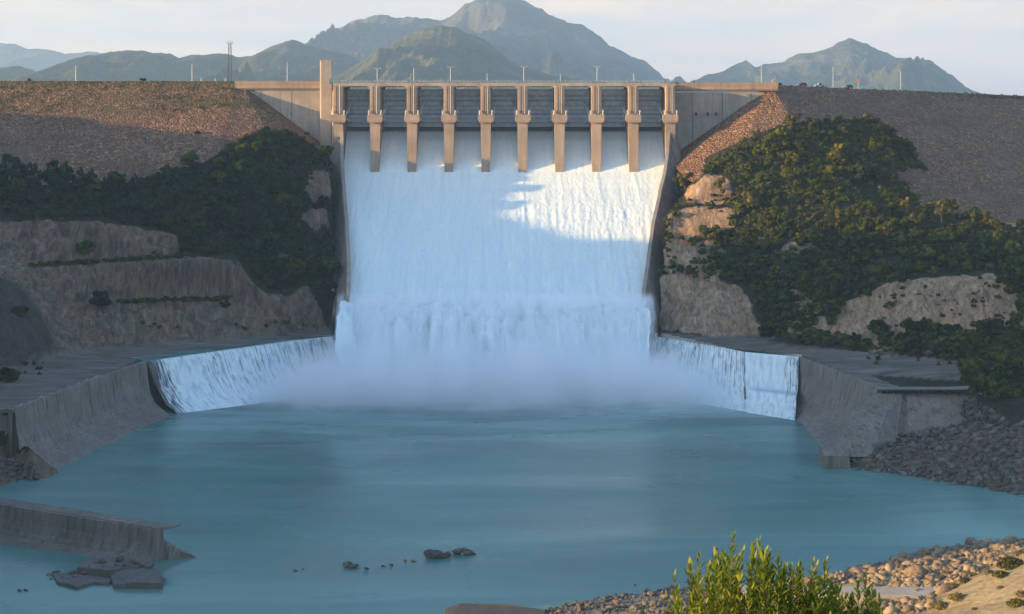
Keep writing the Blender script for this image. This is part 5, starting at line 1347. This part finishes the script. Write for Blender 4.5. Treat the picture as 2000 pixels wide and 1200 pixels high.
        for q in range(7): aa = q*.9; sb.tube([(0,0,-.2),(math.cos(aa)*.5,math.sin(aa)*.5,.6)], [.03,.01], 5)
        sm = sb.mesh('stem'); sm.materials.append(M['stem']); gb.append((sm, m, m2))
    for px, py, s, dry, lab in ((1975,1110,5.5,0,'large olive bush at the top of the sandy spur near the frame edge'),(1955,1128,3.2,0,'olive bush just below the largest one on the sandy spur'),(1895,1128,3.0,1,'dry grass clump among rocks at the upper edge of the sand'),(1930,1122,2.6,1,'dry yellow clump between the olive bushes on the spur'),
            (1860,1150,3.2,1,'wide dry tuft on the rubble right of the concrete block'),(1885,1138,2.6,0,'olive tuft among the rocks above the dry ones'),(1835,1190,3.6,1,'dry yellow tuft at the foot of the sand beside the block'),(1870,1172,3.4,1,'dry grass clump halfway down the edge of the sand'),(1850,1124,2.6,1,'round dry tuft in the middle of the stony bank'),
            (1905,1191,1.3,0,'small green tuft alone on the bare sand'),(1955,1150,1.6,1,'small dry tuft on the bare sand slope'),(1985,1185,3.4,0,'olive bush low on the bare sand near the frame corner'),(1995,1165,2.6,1,'dry clump above the low olive bush on the sand'),(1995,1085,3.0,1,'dry clump behind the largest olive bush')):
        p, ok = hitv(TS, [px], [py], .09, .16); sm, m, m2 = gb[rng.integers(3)]
        r = thing('grass_tuft', lab, 'grass tuft', tuple(p[0]-[0,0,.2]), float(rng.uniform(0,6)), 'tufts on the sandy spur'); r.scale = (s*.62, s*.62, s*.45); link('stem', sm, None, r); link('foliage', m if dry else m2, None, r)

# ------------------------------------------------------------------ stones
def hull(rng, n=16, flat=.75):
    bm = bmesh.new(); p = rng.normal(size=(n,3)); p /= np.linalg.norm(p, axis=1, keepdims=True); p *= rng.uniform(.75,1.1,(n,1))
    for q in p*[1,.85,flat]: bm.verts.new(q)
    bmesh.ops.convex_hull(bm, input=bm.verts)
    for v in [v for v in bm.verts if not v.link_faces]: bm.verts.remove(v)
    bmesh.ops.triangulate(bm, faces=bm.faces)
    bm.verts.index_update()
    v = np.array([x.co[:] for x in bm.verts]); f = np.array([[x.index for x in t.verts] for t in bm.faces]); bm.free()
    return v, f

def build_rocks():
    rng = np.random.default_rng(77)
    H = [hull(rng, 11, f) for f in (.6,.7,.8,.75,.65,.85,.7,.6)]
    ME = {}
    for m in ('boulder','boulder_warm'):
        ME[m] = []
        for v, f in H:
            me = raw_mesh('boulder', v, f, False, {'tint': np.full(len(v), .5)}); me.materials.append(M[m]); ME[m].append(me)
    def rock(p, s, mat, label, group):
        o = link('boulder', ME[mat][rng.integers(len(H))], None); o.location = tuple(p); o.scale = (s*rng.uniform(.85,1.3), s*rng.uniform(.85,1.15), s*rng.uniform(.8,1.05)); o.rotation_euler = tuple(rng.uniform(-.4,.4,2))+(rng.uniform(0,6.28),)
        return tag(o, label, 'boulder', group, 'thing')
    def bank(T, poly, n, k0, k1, smin, smax, nbig, mat, label, group, holes=()):
        s = sample(poly, holes, n, rng); pts, ok = hitv(T, s[:,0], s[:,1], k0, k1); pts = pts[ok]; pts = pts[pts[:,2] > -1.6]
        sz = smin+(smax-smin)*rng.uniform(0,1,len(pts))**3.4
        o = np.argsort(-sz); big, small = o[:nbig], o[nbig:]
        for i in big: rock(pts[i]+[0,0,sz[i]*.12], sz[i], mat, label, group)
        V, Fc, Tn = [], [], []; base = 0
        for i in small:
            v, f = H[rng.integers(len(H))]; a = rng.uniform(0,6.28); q = v*sz[i]*rng.uniform(.8,1.2,3); q = np.stack([q[:,0]*math.cos(a)-q[:,1]*math.sin(a), q[:,0]*math.sin(a)+q[:,1]*math.cos(a), q[:,2]], -1)+pts[i]+[0,0,sz[i]*.1]
            V.append(q); Fc.append(f+base); base += len(v); Tn.append(np.full(len(v), rng.uniform()))
        struct('rubble', raw_mesh('rubble', np.concatenate(V), np.concatenate(Fc), False, {'tint': np.concatenate(Tn)}), M[mat], 'stuff')
    bank(TR, [(1655,918),(1690,850),(1760,838),(1800,825),(1870,790),(1895,778),(1930,800),(1960,822),(2000,826),(2000,976),(1920,962),(1850,950),(1760,935),(1690,926)], 2300, .165, .2, .45, 2.1, 95, 'boulder', 'grey boulder in the heap between the concrete buttress and the water', 'boulders heaped below the apron wall')
    bank(TL, [(0,895),(60,905),(84,948),(60,956),(0,972)], 130, .16, .185, .5, 2.0, 10, 'boulder', 'dark boulder at the foot of the long wing wall', 'boulders at the foot of the long wing wall')
    bank(TS, [(1050,1205),(1100,1182),(1200,1164),(1310,1150),(1400,1150),(1400,1205)], 800, .115, .15, .35, 1.6, 40, 'boulder', 'grey shaded boulder on the near shore beside the leafy shrub', 'grey boulders on the near shore')
    bank(TS, [(1500,1143),(1600,1128),(1700,1104),(1780,1080),(1880,1066),(2000,1052),(2000,1085),(1930,1112),(1870,1140),(1830,1165),(1820,1195),(1790,1200),(1720,1200),(1700,1140),(1540,1150)], 1900, .115, .16, .3, 2.2, 75, 'boulder_warm', 'tan boulder on the stony bank behind the pale concrete block', 'tan boulders on the stony bank')
    # a few big ones
    for px, py, s, lab in ((1640,1118,3.4,'large brown boulder behind the small leafy shrub, with a peaked top'),(1790,1128,4.0,'largest tan boulder on the stony bank, behind the concrete block'),(1842,1160,2.9,'tan boulder leaning against the end of the concrete block'),(1820,1186,2.2,'dark-sided boulder at the end of the concrete block near the tufts'),(1900,1062,2.6,'boulder at the water line of the stony bank'),(1955,1066,2.6,'pale boulder at the water line close to the frame edge'),(1765,1092,2.3,'boulder at the water line behind the largest tan one'),(1740,1200,2.2,'tan boulder below the face of the concrete block')):
        p, ok = hitv(TS, [px], [py], .11, .165); rock(p[0]+[0,0,s*.3], s, 'boulder_warm', lab, None)
    # rocks standing in the pool
    for i, (px, py, s, n, lab) in enumerate(((583,1115,.9,2,'tiny rock in the pool, the one closest to the broken wall'),(686,1108,1.7,4,'low rock in the pool next to a flat wet one'),(716,1115,1.0,1,'flat wet rock barely above the pool surface'),(757,1106,.9,2,'small rock between the low one and the flat brown one in the pool'),(800,1099,1.1,2,'flat brown rock just before the biggest rock in the pool'),(858,1090,2.5,7,'biggest dark rock pile standing in the pool'),(905,1083,2.0,5,'dark rock at the end of the row beside the biggest one'),(1240,1144,.8,1,'tiny dark rock in the water off the grey shore'),(45,1155,.8,2,'tiny rock in the water before the broken wall'))):
        c = Vector(P(px, py, z=0)); b = MB()
        for j in range(n):
            v, f = H[rng.integers(len(H))]; q = v*s*rng.uniform(.45,.9)*np.array([1.25,1.1,1.0]) + [(j-(n-1)/2)*s*1.25/max(n-1,1)*1.6+rng.normal()*.2, rng.normal()*.4, s*.18+rng.uniform(0,.55)*s*(1-abs(j-(n-1)/2)/max(n,1)*1.6)]; b.add(q, f)
        me = b.mesh('pool_rock'); me.attributes.new('tint','FLOAT','POINT'); o = link('pool_rock', me, M['boulder_warm'] if 'brown' in lab else M['boulder']); o.location = c; tag(o, lab, 'rock', 'rocks standing in the pool', 'thing')
    # concrete pieces
    def slab(name, label, cat, lower, upper, mat, extra=None):
        r = thing(name, label, cat, lower[0]); inv = Matrix.Translation(-r.location); b = MB(); b.prism(lower, upper); me = b.mesh('slab'); 
        bm = bmesh.new(); bm.from_mesh(me); bmesh.ops.bevel(bm, geom=list(bm.edges), offset=.18, segments=2, affect='EDGES'); bm.to_mesh(me); bm.free()
        me.transform(inv); o = link('slab', me, M[mat], r); 
        return r, inv
    tf = [P(1440,1156,.1292), P(1530,1158,.1290), P(1812,1164,.1284)]; tb = [P(1440,1141,z=tf[0][2]), P(1530,1143,z=tf[1][2]), P(1838,1147,z=tf[2][2])]
    up = [tf[0], tf[1], tf[2], tb[2], tb[1], tb[0]]; lowp = [(x, y-1.0 if i < 3 else y, z-7.5) for i, (x, y, z) in enumerate(up)]
    def solo(name, label, cat, lower, upper, mat):
        b = MB(); b.prism(lower, upper); me = b.mesh(name); bm = bmesh.new(); bm.from_mesh(me); bmesh.ops.bevel(bm, geom=list(bm.edges), offset=.2, segments=2, affect='EDGES'); bm.to_mesh(me); bm.free()
        me.attributes.new('tint','FLOAT','POINT')
        o = link(name, me, M[mat]); return tag(o, label, cat, None, 'thing')
    solo('concrete_block', 'long pale concrete block lying on the shore behind the leafy sprigs', 'concrete block', lowp, up, 'conc_near')
    q = [P(868,1188,z=2.2), P(900,1178,z=2.6), P(990,1180,z=2.4), P(1060,1190,z=1.2), P(1075,1215,z=1.4), P(872,1215,z=2.2)]
    solo('rock_ledge', 'flat grey rock ledge at the bottom edge standing in the water', 'rock', [(x,y,-2) for x,y,z in q], q, 'boulder')
    for a, lab in (([(1200,1205),(1222,1183),(1252,1176),(1240,1205)], 'thin tilted tan slab, the outer of two at the bottom edge'), ([(1238,1205),(1262,1180),(1290,1171),(1278,1205)], 'thin tilted tan slab next to the pale rock mound')):
        up = [P(px, py, .1335+.00025*(1205-py)/5) for px, py in a]; solo('rock_slab', lab, 'rock', [(x,y+.5,z-2.5) for x,y,z in up], up, 'boulder_warm')
    up = [P(px, py, k) for px, py, k in ((1262,1210,.131),(1290,1178,.134),(1330,1164,.1355),(1420,1163,.1355),(1430,1210,.131))]; solo('rock_mound', 'smooth pale rock mound beneath the leafy shrub', 'rock', [(x,y,z-4) for x,y,z in up], up, 'conc_near')
    up = [P(1904,788,.1945), P(1996,792,.1925), P(2000,786,.1960), P(1908,783,.1975)]
    solo('ruined_wall', 'low broken concrete wall above the boulders at the view edge, crumbling brown below', 'ruined wall', [(x,y,z-5.2) for x,y,z in up], up, 'conc_old')
    # debris before the broken wall
    for a, z0, lab in (([(212,1116),(238,1108),(268,1111),(300,1106),(312,1118),(320,1128),(318,1140),(262,1138),(222,1143)], 1.5, 'tilted flat slab fallen in the water before the broken wall'), ([(100,1120),(128,1119),(150,1112),(188,1121),(222,1124),(215,1138),(182,1137),(150,1147),(128,1140),(112,1138)], .6, 'low broken slab awash beside the tilted one'), ([(170,1090),(250,1088),(290,1104),(210,1114),(150,1108)], 2.2, 'rough heap of snapped concrete against the broken wall')):
        up = [P(px, py, z=z0+rng.uniform(-.5,.5)) for px, py in a]; solo('fallen_slab', lab, 'concrete slab', [(x,y,-2) for x,y,z in up], up, 'conc_wet')
    for px, py, s, z in ((95,1124,1.3,0),(110,1116,1.1,.3),(150,1128,1.5,.4),(180,1110,1.7,1.6),(200,1098,1.6,2.2),(235,1093,1.7,2.4),(120,1130,.8,.2),(135,1134,1.0,.2),(165,1120,1.2,.9),(190,1118,1.0,1.0),(205,1110,1.4,1.8),(228,1104,1.3,2.1),(255,1106,1.0,2.0),(275,1102,1.2,2.2),(290,1108,.9,2.0),(140,1120,1.1,.6),(175,1136,.9,.3),(320,1134,.9,.4),(100,1132,.8,0),(220,1116,.8,1.6),(300,1102,1.3,2.0),(185,1100,1.1,2.0),(262,1098,1.4,2.2),(150,1140,1.3,.3),(245,1105,1.2,2.3)):
        rock(P(px, py, z=z), s, 'boulder', 'jagged grey chunk in the debris before the broken wall', 'chunks of debris before the broken wall')
import os
make_materials()
build_light()
build_terrain()
build_embankments()
build_mountains()
build_dam()
build_crest_walls()
build_basin()
if 'build_props' in globals(): build_props()
if 'build_plants' in globals(): build_plants()
if 'build_rocks' in globals(): build_rocks()
build_haze()
